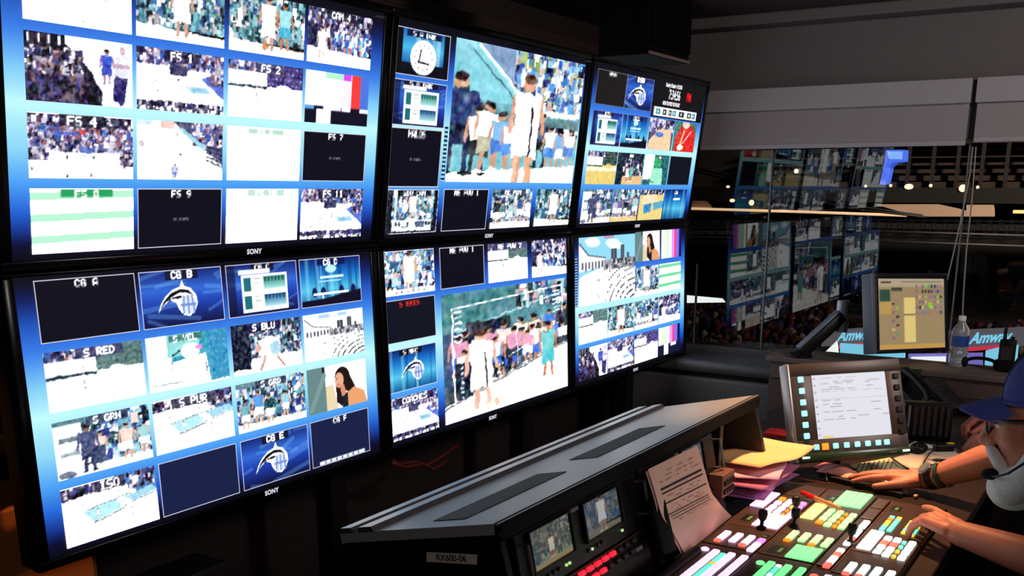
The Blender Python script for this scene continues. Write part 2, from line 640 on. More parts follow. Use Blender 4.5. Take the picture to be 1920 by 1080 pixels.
def t_wall(c, s, wall=(.97, 1, 1), seat=P_SEAT, floor=(1, 1, 1), back=(.22, .18, .38), line=(.12, .2, .25)):
    c.rect(0, 0, 1, 1, floor)
    c.crowd(0, 0, .5, .2, P_CROWD, 90, .05, (.22, .2, .35))
    c.rect(.48, 0, 1, .42, back)
    for i in range(4):
        for k in range(9):
            c.ell(.52 + k * .055, .06 + i * .1, .018, .02, tuple(min(1, v * 1.7) for v in seat[(i + k) % len(seat)]))
    c.rect(0, .18, .5, .42, wall)
    c.rect(0, .42, .5, .46, line)
    c.rect(0, .47, 1, .6, (.9, 1, 1), .6)
    c.ell(.72, .44, .1, .07, floor)
    c.line(.37, .3, .37, .46, .03, (.8, .7, .7))
    c.ell(.37, .58, .02, .05, (.75, .78, .85))
    c.ell(.37, .68, .015, .02, (.6, .6, .62))
    c.text(s, .55, .03, .11, WHT, (.2, .2, .36))


def t_bars(c, s):
    cs = [(1, 1, 1), (1, 1, .95), (.95, 1, 1), (.93, 1, .95), (1, .85, .98), (1, .25, .22), (.35, .52, .95)]
    for i, q in enumerate(cs):
        c.rect(i / 7, 0, (i + 1) / 7, .68, q)
    c.rect(.3, 0, .58, .13, (.72, .95, .82))
    c.rect(.58, 0, .7, .13, (.9, .3, .95))
    c.rect(.86, 0, .99, .68, (.3, .48, .9))
    c.rect(0, .66, 1, 1, (.06, .06, .14))
    for x, q in ((0, (.4, .65, .95)), (.14, (.1, .1, .2)), (.28, WHT), (.42, (.9, .85, 1)), (.57, WHT), (.86, WHT)):
        c.rect(x, .66, x + .14, .73, q)
    c.rect(.18, .72, .4, 1, (1, .97, 1))


def t_bars2(c, s):
    cs = [(1, 1, .98), (.98, 1, .75), (.8, 1, .9), (.85, 1, 1), (1, .62, .95), (.96, .3, .62), (.5, .48, 1), (.08, .08, .35)]
    for i, q in enumerate(cs):
        c.rect(i / 8, 0, (i + 1) / 8, 1, q)
    if s == 'b':
        c.rect(0, .62, 1, 1, (.08, .1, .22))
        c.rect(.25, .62, .45, 1, WHT)
        c.rect(.55, .62, .8, .72, WHT)


def t_arena(c, s):
    c.rect(0, 0, 1, 1, (1, 1, 1))
    c.crowd(0, .02, 1, .26, P_DARK, 130, .04, (.08, .07, .16))
    c.crowd(0, .2, 1, .62, P_CROWD, 520, .04, (.4, .38, .6))
    c.rect(.25, .28, .45, .32, (.25, .35, .8))
    c.ell(.5, .27, .03, .05, (.9, .25, .3))
    c.poly([(0, .7), (.2, .58), (.85, .58), (1, .72), (1, 1), (0, 1)], (1, 1, 1))
    c.crowd(0, .55, .18, .72, P_DARK, 60, .045)
    c.crowd(.86, .56, 1, .78, P_DARK, 60, .045)
    c.rect(.48, .5, .58, .6, (.25, .35, .7))
    c.line(.42, .64, .64, .64, .02, (.6, .85, .95))
    for x, y in ((.35, .65), (.6, .66), (.03, .85), (.57, .93), (.35, .95), (.9, .8)):
        c.ell(x, y, .012, .03, (.25, .22, .3))
    c.text(s, .5, .03, .12, WHT, (.1, .09, .16))


def t_corner(c, s):
    c.rect(0, 0, 1, 1, WHT)
    c.rect(0, 0, .17, .09, (.75, .88, .95))
    c.rect(.26, .0, .42, .14, (1, .75, .7))
    c.poly([(.4, 0), (1, 0), (1, .75), (.8, .5), (.55, .22)], (.3, .3, .45))
    c.crowd(.62, 0, 1, .4, P_CROWD, 90, .05)
    c.poly([(.5, .1), (.8, .42), (.77, .5), (.45, .12)], (.6, .85, .92))
    for k in range(5):
        c.line(.8, .4 + k * .06, 1, .5 + k * .07, .025, (.12, .12, .24))
    c.line(.85, .55, 1, .82, .02, (.5, .5, .55))
    c.player(.49, .85, .3, (.92, .95, 1), (.9, .93, 1), (.9, .85, .85))
    c.player(.42, .99, .28, (.75, .8, .95), (.35, .5, .9), (.4, .3, .35))
    c.ell(.05, .4, .03, .06, (.7, .7, .72))
    c.ell(.45, .24, .01, .03, (.2, .2, .2))


def t_ghost(c, s):
    c.rect(0, 0, 1, 1, (1, 1, .99))
    c.rect(.27, .04, .75, .13, (.72, .88, .8))
    c.text(s, .5, .045, .09, WHT)


def t_dark(c, s, bg=NAVY):
    c.rect(0, 0, 1, 1, bg)
    c.text(s, .5, .035, .1, (.96, .96, .98))
    if s.startswith('FS') or s == 'HALOS':
        c.text('NO SIGNAL', .5, .5, .035, (.6, .6, .66))
    c.frame()


def t_dark2(c, s):
    t_dark(c, s, (.10, .13, .28))
    if s:
        c.rect(.12, .9, .9, .97, (.92, .96, 1))
        for k in range(7):
            c.rect(.2 + k * .095, .915, .23 + k * .095, .955, (.3, .32, .45))


def t_red(c, s):
    c.rect(0, 0, 1, 1, (.06, .07, .13))
    c.text(s, .47, .06, .1, (1, .2, .16))
    c.frame()


def t_grass(c, s, g1=(.72, .95, .82), g2=(.15, .65, .38), slant=.04):
    c.rect(0, 0, 1, 1, (1, 1, .99))
    for k in range(5):
        y = .03 + k * .325
        c.poly([(0, y + slant), (1, y), (1, y + .12), (0, y + .12 + slant)], g1)
    if s:
        c.rect(.28, .02, .78, .14, g2)
        c.text(s, .53, .03, .1, WHT)


def t_emblem(c, s):
    c.rect(0, 0, 1, 1, (.03, .03, .06))
    c.vgrad([(0, (.1, .4, .75)), (.4, (.3, .75, .95)), (.75, (.1, .4, .7)), (1, (.02, .04, .1))], x0=.12, x1=.88)
    for _ in range(8):
        x = c.g.uniform(.14, .8)
        c.rect(x, 0, x + .05, .8, (.85, .98, 1), .35)
    c.crowd(.12, .72, .88, .98, [(.02, .03, .08), (.03, .06, .12)], 60, .1)
    c.ell(.5, .58, .24, .37, (.9, .97, 1))
    c.ell(.5, .58, .2, .32, (1, .98, 1))
    c.line(.45, .42, .42, .68, .045, (.3, .3, .36))
    c.line(.41, .68, .6, .7, .05, (.2, .2, .26))
    for k in range(12):
        q = k * math.pi / 6
        c.ell(.5 + .165 * math.cos(q), .58 + .26 * math.sin(q), .016, .02, (.55, .45, .5))
    c.text(s, .5, .05, .09, WHT, (.05, .1, .25))
    c.frame()


def t_table(c, s):
    blue_field(c)
    c.rect(0, 0, .12, 1, (.05, .04, .14), .6)
    c.text(s, .5, .03, .09, WHT, (.08, .08, .2))
    c.rect(.17, .12, .6, .2, (.95, .97, 1))
    c.rect(.2, .22, .84, .93, (.97, .99, 1))
    for r in range(2):
        y = .27 + r * .34
        c.rect(.23, y, .33, y + .26, (.12, .45, .5))
        c.vgrad([(0, (.12, .5, .42) if not r else (.1, .35, .6)), (1, (.75, .95, .95))], y, y + .25, .5, .82)
        for k in range(6):
            c.rect(.52 + k * .05, y, .535 + k * .05, y + .1, (.06, .2, .25))
        c.rect(.37, y + .02, .46, y + .04, (.5, .55, .6))
        c.rect(.37, y + .1, .46, y + .12, (.5, .55, .6))
    c.frame()


def t_stage(c, s):
    curtains(c)
    c.rect(.28, .02, .74, .16, (.04, .08, .35))
    c.text(s, .5, .04, .1, WHT)
    c.ell(.5, .24, .09, .08, (.75, .95, 1))
    c.rect(.32, .38, .7, .43, (.85, .98, 1))
    c.rect(.3, .47, .66, .5, (.7, .95, 1))
    for x in (.22, .36, .66, .86):
        c.ell(x, .7, .04, .1, (.08, .1, .35))
    c.rect(.2, .72, .78, .76, WHT)
    c.rect(.34, .76, .36, .88, (.9, .95, 1))
    c.poly([(0, .86), (.4, .84), (.75, .76), (1, .72), (1, 1), (0, 1)], (.06, .04, .14))
    c.frame()


def t_logo(c, s):
    blue_field(c, 12)
    comet(c, .47, .52, .34)
    c.text(s, .5, .03, .11, WHT, (.08, .1, .22))
    c.frame()


def t_logo2(c, s):
    curtains(c)
    comet(c, .52, .52, .3, (.03, .1, .3))
    c.text(s, .45, .05, .09, WHT, (.04, .05, .14))
    c.frame()


def t_studio(c, s):
    c.rect(0, 0, 1, 1, (1, 1, 1))
    c.rect(.28, 0, 1, .95, (.2, .6, .75))
    c.poly([(.24, 0), (.66, 0), (.62, .42), (.24, .42)], (.55, .88, .88))
    c.rect(.27, .02, .68, .14, (.2, .45, .42))
    c.line(.3, .38, .5, .22, .035, (.1, .25, .3))
    c.ell(.52, .33, .12, .14, (.85, .98, .98))
    c.ell(.63, .3, .04, .05, (.95, .55, .85))
    c.poly([(.3, .5), (.7, .42), (.76, 1), (.26, 1)], WHT)
    c.line(.05, .88, .42, .88, .025, (.25, .45, .5))
    c.line(.7, .6, .71, .86, .025, (.3, .4, .5))
    c.rect(.76, 0, 1, .92, (.18, .55, .75))
    c.text(s, .47, .03, .1, (.95, 1, 1))


def t_crouch(c, s):
    c.rect(0, 0, 1, 1, (1, 1, 1))
    c.crowd(0, 0, 1, .7, P_TEAL + P_DARK, 380, .05, (.3, .35, .5))
    c.rect(0, 0, .25, .92, (.06, .08, .16))
    c.ell(.1, .98, .16, .1, (1, .93, .9))
    c.ell(.52, .55, .16, .24, (.98, .98, 1))
    c.ell(.6, .55, .08, .14, (.65, .85, .92))
    c.line(.45, .7, .38, .95, .07, (.85, .65, .58))
    c.line(.62, .72, .72, .95, .05, (.8, .5, .4))
    c.ell(.36, .52, .05, .08, (.9, .7, .62))
    c.text(s, .46, .03, .11, WHT, (.1, .1, .25))


def t_bowl(c, s, bright=True):
    sky = (.96, .99, 1) if bright else (.6, .88, .98)
    c.rect(0, 0, 1, 1, sky)
    if not bright:
        for _ in range(5):
            c.ell(c.g.uniform(.2, .9), c.g.uniform(.02, .25), .12, .05, (.95, 1, 1), .7)
        c.rect(.42, .0, .6, .05, (.75, .6, .75))
    for x, y, w in ((.55, .2, .1), (.72, .16, .07), (.84, .28, .04)):
        c.rect(x, y, x + w, .45, (.28, .3, .36))
        c.rect(x + w * .4, y, x + w * .55, .45, (.5, .52, .58))
    c.poly([(0, .12), (.06, .14), (.16, .28), (.45, .33), (.45, .45), (0, .5)], (.9, .92, .95))
    c.line(.02, .1, .16, .27, .025, (.3, .32, .38))
    c.line(.16, .27, .45, .33, .02, (.35, .37, .42))
    c.poly([(.4, .4), (1, .36), (1, 1), (.45, 1)], (.93, .93, .95))
    for k in range(9):
        rr = .17 + k * .085
        n = 26
        for j in range(n):
            q = math.pi * (.98 + .55 * j / n)
            x, y = 1.02 + rr * 1.0 * math.cos(q), 1.12 + rr * 1.0 * math.sin(q)
            if x < 1 and 0.36 < y < 1 and c.g.random() < .7:
                c.ell(x, y, .012, .016, (.1, .1, .13) if k % 2 else (.3, .3, .34))
    for k in range(7):
        c.rect(.05 + k * .055, .37, .075 + k * .055, .47 + .02 * (k % 2), (.3, .3, .34))
    c.crowd(.42, .36, 1, .5, [(.3, .3, .35), (.6, .6, .64), (.8, .8, .84)], 60, .04)
    c.poly([(.06, .56), (.4, .46), (.46, .62), (.44, 1), (0, 1), (0, .6)], (1, .98, 1))
    c.ell(.33, .65, .035, .025, (.75, .75, .8))
    c.line(.3, .85, .34, .92, .02, (.5, .5, .55))
    if bright:
        c.rect(.25, .04, .72, .12, (.7, .85, 1))
        c.text(s, .5, .04, .08, WHT)


def t_mixed(c, s, pal=None, floor=(1, .99, .98)):
    pal = pal or P_BLUE + P_TEAL
    c.crowd(0, 0, 1, .9, pal, 420, .07, (.6, .75, .85))
    c.rect(0, .84, 1, 1, floor)
    c.rect(0, 0, .3, .1, (.35, .5, .55))
    for k in range(5):
        c.player(.12 + k * .19 + c.g.uniform(-.05, .05), .9 + c.g.uniform(-.05, .05), c.g.uniform(.45, .7), pal[c.g.integers(len(pal))], WHT, (.85, .65, .55))
    if s:
        c.text(s, .5, .03, .1, WHT, (.18, .22, .32))


def t_coach(c, s):
    t_mixed(c, '', P_TEAL + P_BLUE)
    c.rect(0, .08, .28, .9, (.93, .98, 1))
    c.rect(.05, .3, .25, .38, (.4, .45, .5))
    c.rect(.05, .55, .25, .62, (.6, .65, .7))
    c.player(.33, .95, .82, (.25, .28, .45), (.2, .22, .38), (.35, .25, .25))
    c.rect(.4, .55, .5, .85, (.2, .25, .4))
    c.ell(.1, .93, .09, .06, (.4, .45, .55))
    c.text(s, .55, .03, .1, WHT, (.2, .25, .35))


def t_blue_court(c, s):
    c.rect(0, 0, 1, 1, WHT)
    c.crowd(0, .02, .62, .22, P_DARK, 90, .06, (.35, .35, .42))
    c.poly([(.55, 0), (1, 0), (1, .42), (.78, .38)], (.25, .45, .7))
    c.crowd(.68, 0, 1, .3, P_DARK + [(.3, .5, .8)], 70, .06)
    c.poly([(.05, .22), (.55, .16), (.75, .36), (.22, .45)], (1, .97, .95))
    c.poly([(.2, .48), (.55, .4), (.62, .58), (.3, .68)], (.68, .92, .97))
    c.poly([(.62, .4), (.95, .33), (1, .44), (.72, .52)], (.62, .85, .96))
    c.line(.22, .46, .72, .36, .015, (.3, .4, .45))
    c.line(.3, .7, .63, .6, .02, (.3, .38, .42))
    c.line(.7, .54, 1, .46, .015, (.35, .42, .48))
    for x, y in ((.2, .42), (.57, .36), (.6, .55), (.64, .63), (.5, .3), (.35, .55), (.7, .7)):
        c.player(x, y + .08, .16, (.85, .9, 1), (.85, .9, .95), (.75, .7, .7))
    c.text(s, .5, .04, .12, WHT, (.2, .2, .28))


def t_woman(c, s):
    c.rect(0, 0, 1, 1, (1, 1, 1))
    c.rect(0, 0, .3, 1, (.42, .55, .55))
    c.line(.05, .9, .28, .2, .12, (.5, .62, .62))
    c.rect(.25, .02, .29, .14, (.1, .1, .12))
    c.poly([(.3, .45), (.42, .42), (.5, 1), (.3, 1)], (.92, .85, .7))
    hair = (.13, .08, .08)
    c.ell(.58, .32, .13, .24, hair)
    c.poly([(.46, .35), (.52, .2), (.68, .2), (.82, .66), (.72, .72), (.6, .6), (.56, .98), (.47, .85)], hair)
    c.ell(.525, .37, .075, .17, (.93, .7, .56))
    c.ell(.49, .33, .012, .015, (.2, .12, .1))
    c.line(.49, .46, .53, .47, .02, (.8, .3, .3))
    c.poly([(.53, .5), (.6, .48), (.64, .7), (.56, .75)], (.88, .6, .45))
    c.poly([(.6, .72), (.78, .58), (.95, .72), (1, 1), (.55, 1)], (.95, .66, .45))
    c.poly([(.58, .75), (.66, .66), (.66, 1), (.56, 1)], (.1, .12, .2))


def t_game(c, s):
    """player in white seen from behind before the bench, teal wall behind"""
    c.rect(0, 0, 1, 1, (.45, .78, .85))
    c.vgrad([(0, (.55, .85, .92)), (.5, (.4, .75, .82)), (1, (.3, .5, .55))], 0, .62)
    c.poly([(.1, 0), (1, 0), (1, .48), (.62, .42)], (.5, .62, .8))
    c.crowd(.42, .0, 1, .42, P_BLUE + [(.9, .8, .7), (.6, .7, .35), (.3, .6, .9)], 560, .036)
    c.poly([(.07, 0), (.15, 0), (.6, .43), (.52, .43)], (.62, .9, .98))
    c.poly([(.1, .2), (.14, .0), (.5, .4), (.05, .4)], (.5, .85, .92))
    c.line(.16, .02, .58, .42, .02, (.95, 1, 1))
    c.line(.12, .06, .5, .42, .012, (.25, .4, .45))
    c.rect(.55, .42, 1, .46, (.9, 1, 1))
    c.rect(.55, .48, 1, .62, (.35, .5, .52))
    c.poly([(.02, .26), (.1, .23), (.12, .4), (.22, .42), (.3, .5), (.3, .62), (.02, .62)], (.13, .24, .28))
    c.crowd(.55, .55, 1, .62, [(.08, .12, .15), (.9, .95, 1), (.3, .35, .4)], 40, .05)
    c.poly([(0, .93), (1, .85), (1, 1), (0, 1)], (1, .97, .93))
    for x, y, h, t, l in ((.06, .94, .72, (.16, .22, .42), (.1, .14, .26)), (.2, .94, .5, (.95, .9, .88), (.14, .16, .2)), (.27, .92, .52, (1, 1, 1), (.75, .74, .62)),
                          (.36, .9, .44, (.5, .75, .98), (.3, .5, .9)), (.44, .9, .4, (.9, .95, 1), (.3, .55, .95)), (.68, .86, .42, (.3, .35, .45), (.12, .16, .2)),
                          (.76, .88, .34, (.85, .9, .98), (.25, .5, .9)), (.85, .87, .3, (.5, .75, 1), (.95, .97, 1)), (.93, .86, .32, (.9, .9, .95), (.3, .5, .85))):
        c.player(x, y, h, t, l, (.85, .62, .5), 1.25)
    c.player(.55, 1.04, .88, WHT, WHT, (.9, .62, .48), .95, (.35, .22, .18))
    c.line(.585, .42, .585, .78, .025, (.15, .15, .2))
    c.rect(.47, .78, .5, .98, (.98, .75, .62))
    c.rect(.565, .8, .6, 1, (1, .68, .5))


def t_game2(c, s):
    """the same bench from farther off, players on the pale floor, a white line frame over it"""
    c.vgrad([(0, (.25, .45, .48)), (.25, (.3, .55, .6)), (.55, (.2, .32, .38)), (1, (.2, .2, .25))])
    c.crowd(.55, 0, 1, .2, P_TEAL + [(.9, .6, .7)], 140, .04)
    c.poly([(0, 0), (.55, 0), (.3, .25), (0, .25)], (.25, .5, .52))
    c.line(.1, .3, .95, .12, .012, (.7, .95, .98))
    c.rect(.17, .25, .5, .6, (.1, .14, .18))
    c.rect(.0, .3, .1, .75, (.2, .28, .42))
    c.rect(.55, .32, .9, .42, (.35, .45, .45))
    for k in range(46):
        x = c.g.uniform(.08, 1)
        y = .74 - (x - .3) * .12 + c.g.uniform(-.12, .02)
        c.player(x, y, c.g.uniform(.22, .36), [(.9, .93, 1), (.25, .5, .95), (.3, .55, .9), (.1, .12, .2), (.95, .85, .8), (.95, .6, .75)][c.g.integers(6)],
                 [(.2, .4, .9), (.95, .97, 1), (.12, .14, .22)][c.g.integers(3)], (.8, .56, .46), 1.4)
    c.poly([(0, .86), (.35, .76), (1, .56), (1, 1), (0, 1)], (1, .98, .94))
    c.line(0, .88, 1, .57, .012, (.3, .35, .4))
    c.rect(.08, .55, .2, .84, (.1, .12, .2))
    for k in range(9):
        c.rect(.12, .5 + k * .04, .14, .515 + k * .04, (.85, .9, .95))
    c.player(.27, .97, .66, WHT, WHT, (.95, .72, .6), 1.1, (.35, .22, .18))
    c.line(.3, .5, .31, .78, .02, (.2, .2, .25))
    c.player(.82, .86, .5, (.45, .85, .85), (.3, .8, .85), (.8, .5, .4))
    c.ell(.37, .93, .02, .035, (.98, .78, .65))
    c.line(.07, .12, .95, .06, .01, WHT)
    c.line(.07, .12, .07, .9, .01, WHT)
    c.line(.95, .06, .95, .3, .01, WHT)
    c.line(.55, .38, .55, .68, .008, (.9, .95, 1))
    c.line(.48, .58, .64, .52, .008, WHT)
    for k in range(6):
        c.rect(.08, .14 + k * .045, .14, .155 + k * .045, (.9, .95, 1))
        c.rect(.86, .1 + k * .035, .93, .112 + k * .035, (.9, .95, 1))


def t_strip_cam(c, s):
    c.rect(0, 0, 1, 1, (.05, .06, .12))
    c.crowd(.12, .02, .9, .72, P_TEAL + P_BLUE, 260, .06, (.15, .22, .26))
    c.player(.5, .68, .6, WHT, WHT, (.85, .7, .6))
    c.rect(.16, .08, .2, .7, (.8, .85, .85))
    c.rect(.12, .68, .88, .93, (.88, .97, .97))
    for x in (.18, .24, .4, .56, .64, .76, .82):
        c.rect(x, .74, x + .04, .81, (.1, .16, .2))
    c.rect(.3, .83, .44, .85, (.2, .3, .35))
    c.rect(.58, .72, .74, .86, (.3, .38, .5))
    c.text(s, .52, .04, .09, WHT, (.05, .1, .14))
    c.frame()


def t_cam_strip(c, s):
    t_players(c, s, P_TEAL + P_BLUE)
    c.crowd(0, .5, 1, .85, P_BLUE, 110, .08)
    c.player(.48, .95, .9, WHT, WHT, (.85, .7, .6))
    c.rect(.1, .88, .92, .97, (.95, .97, 1))
    for k in range(6):
        c.rect(.2 + k * .11, .9, .24 + k * .11, .95, (.4, .45, .5))
    c.frame()


def t_gold(c, s):
    t_wall(c, s, seat=[(.2, .26, .24)], floor=(.95, .82, .42), back=(.14, .22, .2))


def t_gold_players(c, s):
    c.rect(0, 0, 1, 1, (.07, .13, .17))
    c.crowd(.25, .2, 1, .72, P_DARK + [(.1, .3, .3)], 60, .05)
    c.poly([(.25, .72), (1, .7), (1, 1), (.22, 1)], (.93, .75, .5))
    c.player(.42, .9, .5, (.95, .85, .85), (.9, .9, .92), (.75, .4, .3))
    c.player(.55, .88, .5, (.35, .8, .75), (.3, .75, .75), (.5, .3, .25))
    c.text(s, .5, .06, .08, WHT)


def t_green_man(c, s):
    c.rect(0, 0, 1, 1, (.1, .35, .38))
    c.rect(0, 0, .38, .8, (.97, 1, 1))
    c.ell(.52, .25, .16, .18, (.2, .7, .4))
    c.poly([(.32, .45), (.75, .45), (.8, 1), (.3, 1)], (.6, .95, .8))
    c.line(0, .82, .45, .9, .04, (.3, .4, .45))
    c.text(s, .6, .04, .08, WHT, (.05, .12, .12))


def t_red_man(c, s):
    c.rect(0, 0, 1, 1, (.25, .45, .4))
    c.poly([(.1, .6), (.3, .15), (.75, .1), (.95, .35), (1, 1), (.1, 1)], (.92, .12, .1))
    c.ell(.5, .08, .16, .14, (.9, .8, .72))
    c.line(.45, .3, .3, .9, .08, (.95, .8, .6))
    c.line(.75, .3, .45, .7, .04, (.95, .9, .9))
    c.ell(.35, .85, .14, .1, (.95, .92, .85))


def t_gold_court(c, s):
    c.rect(0, 0, 1, 1, (.95, .84, .48))
    c.crowd(0, 0, 1, .18, P_DARK, 50, .06, (.3, .32, .36))
    c.poly([(.1, .2), (.65, .16), (.75, .4), (.15, .5)], (.97, .88, .68))
    c.poly([(.2, .5), (.5, .44), (.5, .72), (.22, .78)], (.15, .5, .82))
    c.poly([(.58, .44), (1, .38), (1, .6), (.6, .68)], (.3, .65, .8))
    c.text(s, .55, .04, .08, WHT)


def t_map(c, s):
    c.rect(0, 0, 1, 1, (.25, .22, .36))
    c.crowd(0, 0, 1, .45, P_CROWD, 70, .07, (.2, .17, .3))
    c.poly([(.35, .35), (.9, .3), (.95, 1), (0, 1), (.05, .7)], (.96, .8, .62))
    c.ell(.42, .5, .18, .08, (.3, .45, .85))
    c.text(s, .5, .03, .09, WHT)


def t_curtain(c, s):
    curtains(c)
    c.rect(.4, .3, .7, .36, (.95, 1, 1))
    c.text(s, .5, .05, .09, WHT, (.03, .1, .3))


FLAT = (t_bars, t_bars2, t_dark, t_dark2, t_red, t_grass, t_table, t_logo, t_logo2, t_ghost, t_emblem, t_woman, t_stage, t_bowl, t_curtain)


def t_dark3(c, s):
    t_dark(c, s, (.10, .095, .09))


def t_grass2(c, s):
    t_grass(c, s, (.9, 1, .93), (.75, .88, .82), .02)


def t_grass3(c, s):
    t_grass(c, s, (.5, .9, .66), (.2, .5, .35), .02)


def t_bowl2(c, s):
    t_bowl(c, s, False)


FLAT += (t_dark3, t_grass2, t_grass3, t_bowl2)


def paint(fn, txt, w, h, seed, rough=True):
    c = Canvas(w, h, seed=seed)
    fn(c, txt)
    if rough and fn not in FLAT:
        c.rough()
    return c.pixels()
# ------------------------------------------------------------------ the room
XW = 4.10          # inner face of the window wall
CEIL = 2.42
wall_dark = mat('dark brown painted wall', (0.17, 0.115, 0.11), 0.8, noise=0.12, scale=6, bump=0.1)
wall_grey = mat('grey painted wall', (0.42, 0.40, 0.40), 0.8, noise=0.05, scale=8, bump=0.1)
carpet = mat('charcoal carpet', (0.13, 0.115, 0.11), 0.95, noise=0.35, scale=220, bump=0.5)
ceil_m = mat('dark ceiling board', (0.27, 0.215, 0.205), 0.85, noise=0.08, scale=12, bump=0.1)
sill_m = mat('grey sill', (0.36, 0.36, 0.37), 0.5, noise=0.05, scale=20)

struct('floor', MB().box((-4, -5, -0.05), (XW, 0.62, 0)), carpet)
struct('ceiling', MB().box((-4, -5, CEIL), (XW, 0.62, CEIL + 0.08)), ceil_m)
struct('wall_back', MB().box((-4, 0.62, -0.05), (XW + 0.12, 0.72, CEIL + 0.08)), wall_dark)
struct('wall_left', MB().box((-4.1, -5, -0.05), (-4, 0.72, CEIL + 0.08)), wall_dark)
struct('wall_front', MB().box((-4.1, -5.1, -0.05), (XW + 0.12, -5, CEIL + 0.08)), wall_dark)
WZ0, WZ1 = 0.70, 2.06
struct('wall_right', MB().box((XW, -5, 1.80), (XW + 0.12, 0.62, CEIL + 0.08)).box((XW, -5, -0.05), (XW + 0.12, 0.62, WZ0))
       .box((XW, 0.40, WZ0), (XW + 0.12, 0.62, 1.80)).box((XW, -5, WZ0), (XW + 0.12, -3.2, 1.80)), wall_grey)
struct('trim_1', MB().box((XW - 0.16, -5, CEIL - 0.055), (XW, 0.62, CEIL), 0.01), wall_grey)     # flat cove under the ceiling
struct('trim_2', MB().box((XW - 0.03, -3.2, WZ0 - 0.035), (XW + 0.02, 0.40, WZ0), 0.006), sill_m)  # window sill


def glass_material():
    m = bpy.data.materials.new('window glass')
    m.use_nodes = True
    nt = m.node_tree
    nt.nodes.clear()
    out = nt.nodes.new('ShaderNodeOutputMaterial')
    mx = nt.nodes.new('ShaderNodeMixShader')
    fr = nt.nodes.new('ShaderNodeFresnel')
    fr.inputs['IOR'].default_value = 1.5
    tr = nt.nodes.new('ShaderNodeBsdfTransparent')
    tr.inputs['Color'].default_value = (0.86, 0.89, 0.88, 1)
    gl = nt.nodes.new('ShaderNodeBsdfGlossy')
    gl.inputs['Roughness'].default_value = 0.0
    nt.links.new(fr.outputs[0], mx.inputs[0])
    nt.links.new(tr.outputs[0], mx.inputs[1])
    nt.links.new(gl.outputs[0], mx.inputs[2])
    nt.links.new(mx.outputs[0], out.inputs['Surface'])
    return m


GLASS = glass_material()
seal = mat('clear glass edge', (0.45, 0.47, 0.48), 0.25)
for i, (y0, y1) in enumerate(((-0.327, 0.40), (-1.29, -0.331), (-3.2, -1.30))):
    w = thing('window_%d' % (i + 1), None, None)
    w['kind'] = 'structure'
    MB().box((XW + 0.02, y0, WZ0), (XW + 0.028, y1, 1.81)).build('pane', GLASS, w)
    MB().box((XW + 0.012, y0 - 0.003, WZ0), (XW + 0.036, y0 + 0.003, 1.81)).build('glass_edge', seal, w)
    if i == 0:
        # the frame strip and a thin upright seen beside the wall of displays
        MB().box((XW + 0.012, 0.066, WZ0), (XW + 0.034, 0.072, 1.15)).build('upright', seal, w)

# roller blinds in front of the glass heads
blind_box = mat('pale grey blind fascia', (0.68, 0.66, 0.68), 0.55, noise=0.03, scale=20)
blind_cloth = mat('grey blind cloth', (0.62, 0.59, 0.60), 0.85, noise=0.06, scale=160)
for i, (y0, y1, zb, lab) in enumerate(((-1.283, 0.35, 1.764, 'wide grey roller blind on the window, right beside the wall of displays'),
                                       (-3.1, -1.305, 1.778, 'grey roller blind at the picture\'s right edge, beyond the thin dark gap'))):
    b = thing('roller_blind', lab, 'blind', (XW - 0.03, (y0 + y1) / 2, 2.06), 'roller blinds over the arena window')
    MB().box((XW - 0.075, y0, 1.955), (XW - 0.002, y1, 2.066), 0.004).build('fascia', blind_box, b)
    MB().box((XW - 0.04, y0 + 0.006, zb + 0.02), (XW - 0.037, y1 - 0.006, 1.96)).build('cloth', blind_cloth, b)
    MB().box((XW - 0.046, y0 + 0.006, zb), (XW - 0.031, y1 - 0.006, zb + 0.024), 0.004).build('bottom_bar', blind_box, b)
cordm = mat('white blind cord', (0.62, 0.58, 0.55), 0.7)
for pts, lab in (([(1824, 275), (1818, 330), (1800, 420), (1782, 500), (1767, 562), (1758, 640)], 'slack white blind cord, leftmost of the two, running down behind the arm monitor'),
                 ([(1830, 275), (1822, 380), (1812, 470), (1806, 560), (1803, 655)], 'taut white blind cord hanging behind the water bottle')):
    tag(MB().tube([on_x(x, y, XW - 0.085) for x, y in pts], 0.0035, 6).build('blind_cord', cordm, smooth=True), lab, 'cord', 'blind cords')

# low grey cabinet under the window beside the displays
cab = thing('low_cabinet', 'low grey cabinet with rounded edges under the window beside the displays', 'cabinet', (3.86, -0.12, 0))
MB().box((3.70, -0.585, 0.0), (4.085, 0.36, 0.60), 0.035, seg=4).build('body', mat('dark grey laminate', (0.42, 0.42, 0.425), 0.45, noise=0.06, scale=14), cab, smooth=True)
MB().box((3.695, -0.60, 0.605), (4.085, 0.36, 0.675), 0.03, seg=4).build('top', GREY, cab, smooth=True)
MB().box((3.693, -0.585, 0.598), (4.08, 0.36, 0.608)).build('shadow_gap', BLACK, cab)

# ------------------------------------------------------------------ the arena outside the glass
ar_dark = mat('dark arena concrete', (0.10, 0.085, 0.08), 0.9, noise=0.2, scale=0.6)
ar_back = mat('arena upper seating', (0.22, 0.16, 0.125), 0.9, noise=0.5, scale=0.9)
ar_wall = mat('pale concourse wall', (0.80, 0.66, 0.56), 0.8, noise=0.06, scale=0.5)
AX = 40.0


def slab(name, px0, py0, px1, py1, X, depth, m, **kw):
    a, b = on_x(px0, py0, X), on_x(px1, py1, X)
    return tag(MB().box((X, min(a.y, b.y), min(a.z, b.z)), (X + depth, max(a.y, b.y), max(a.z, b.z))).build(name, m), **kw)


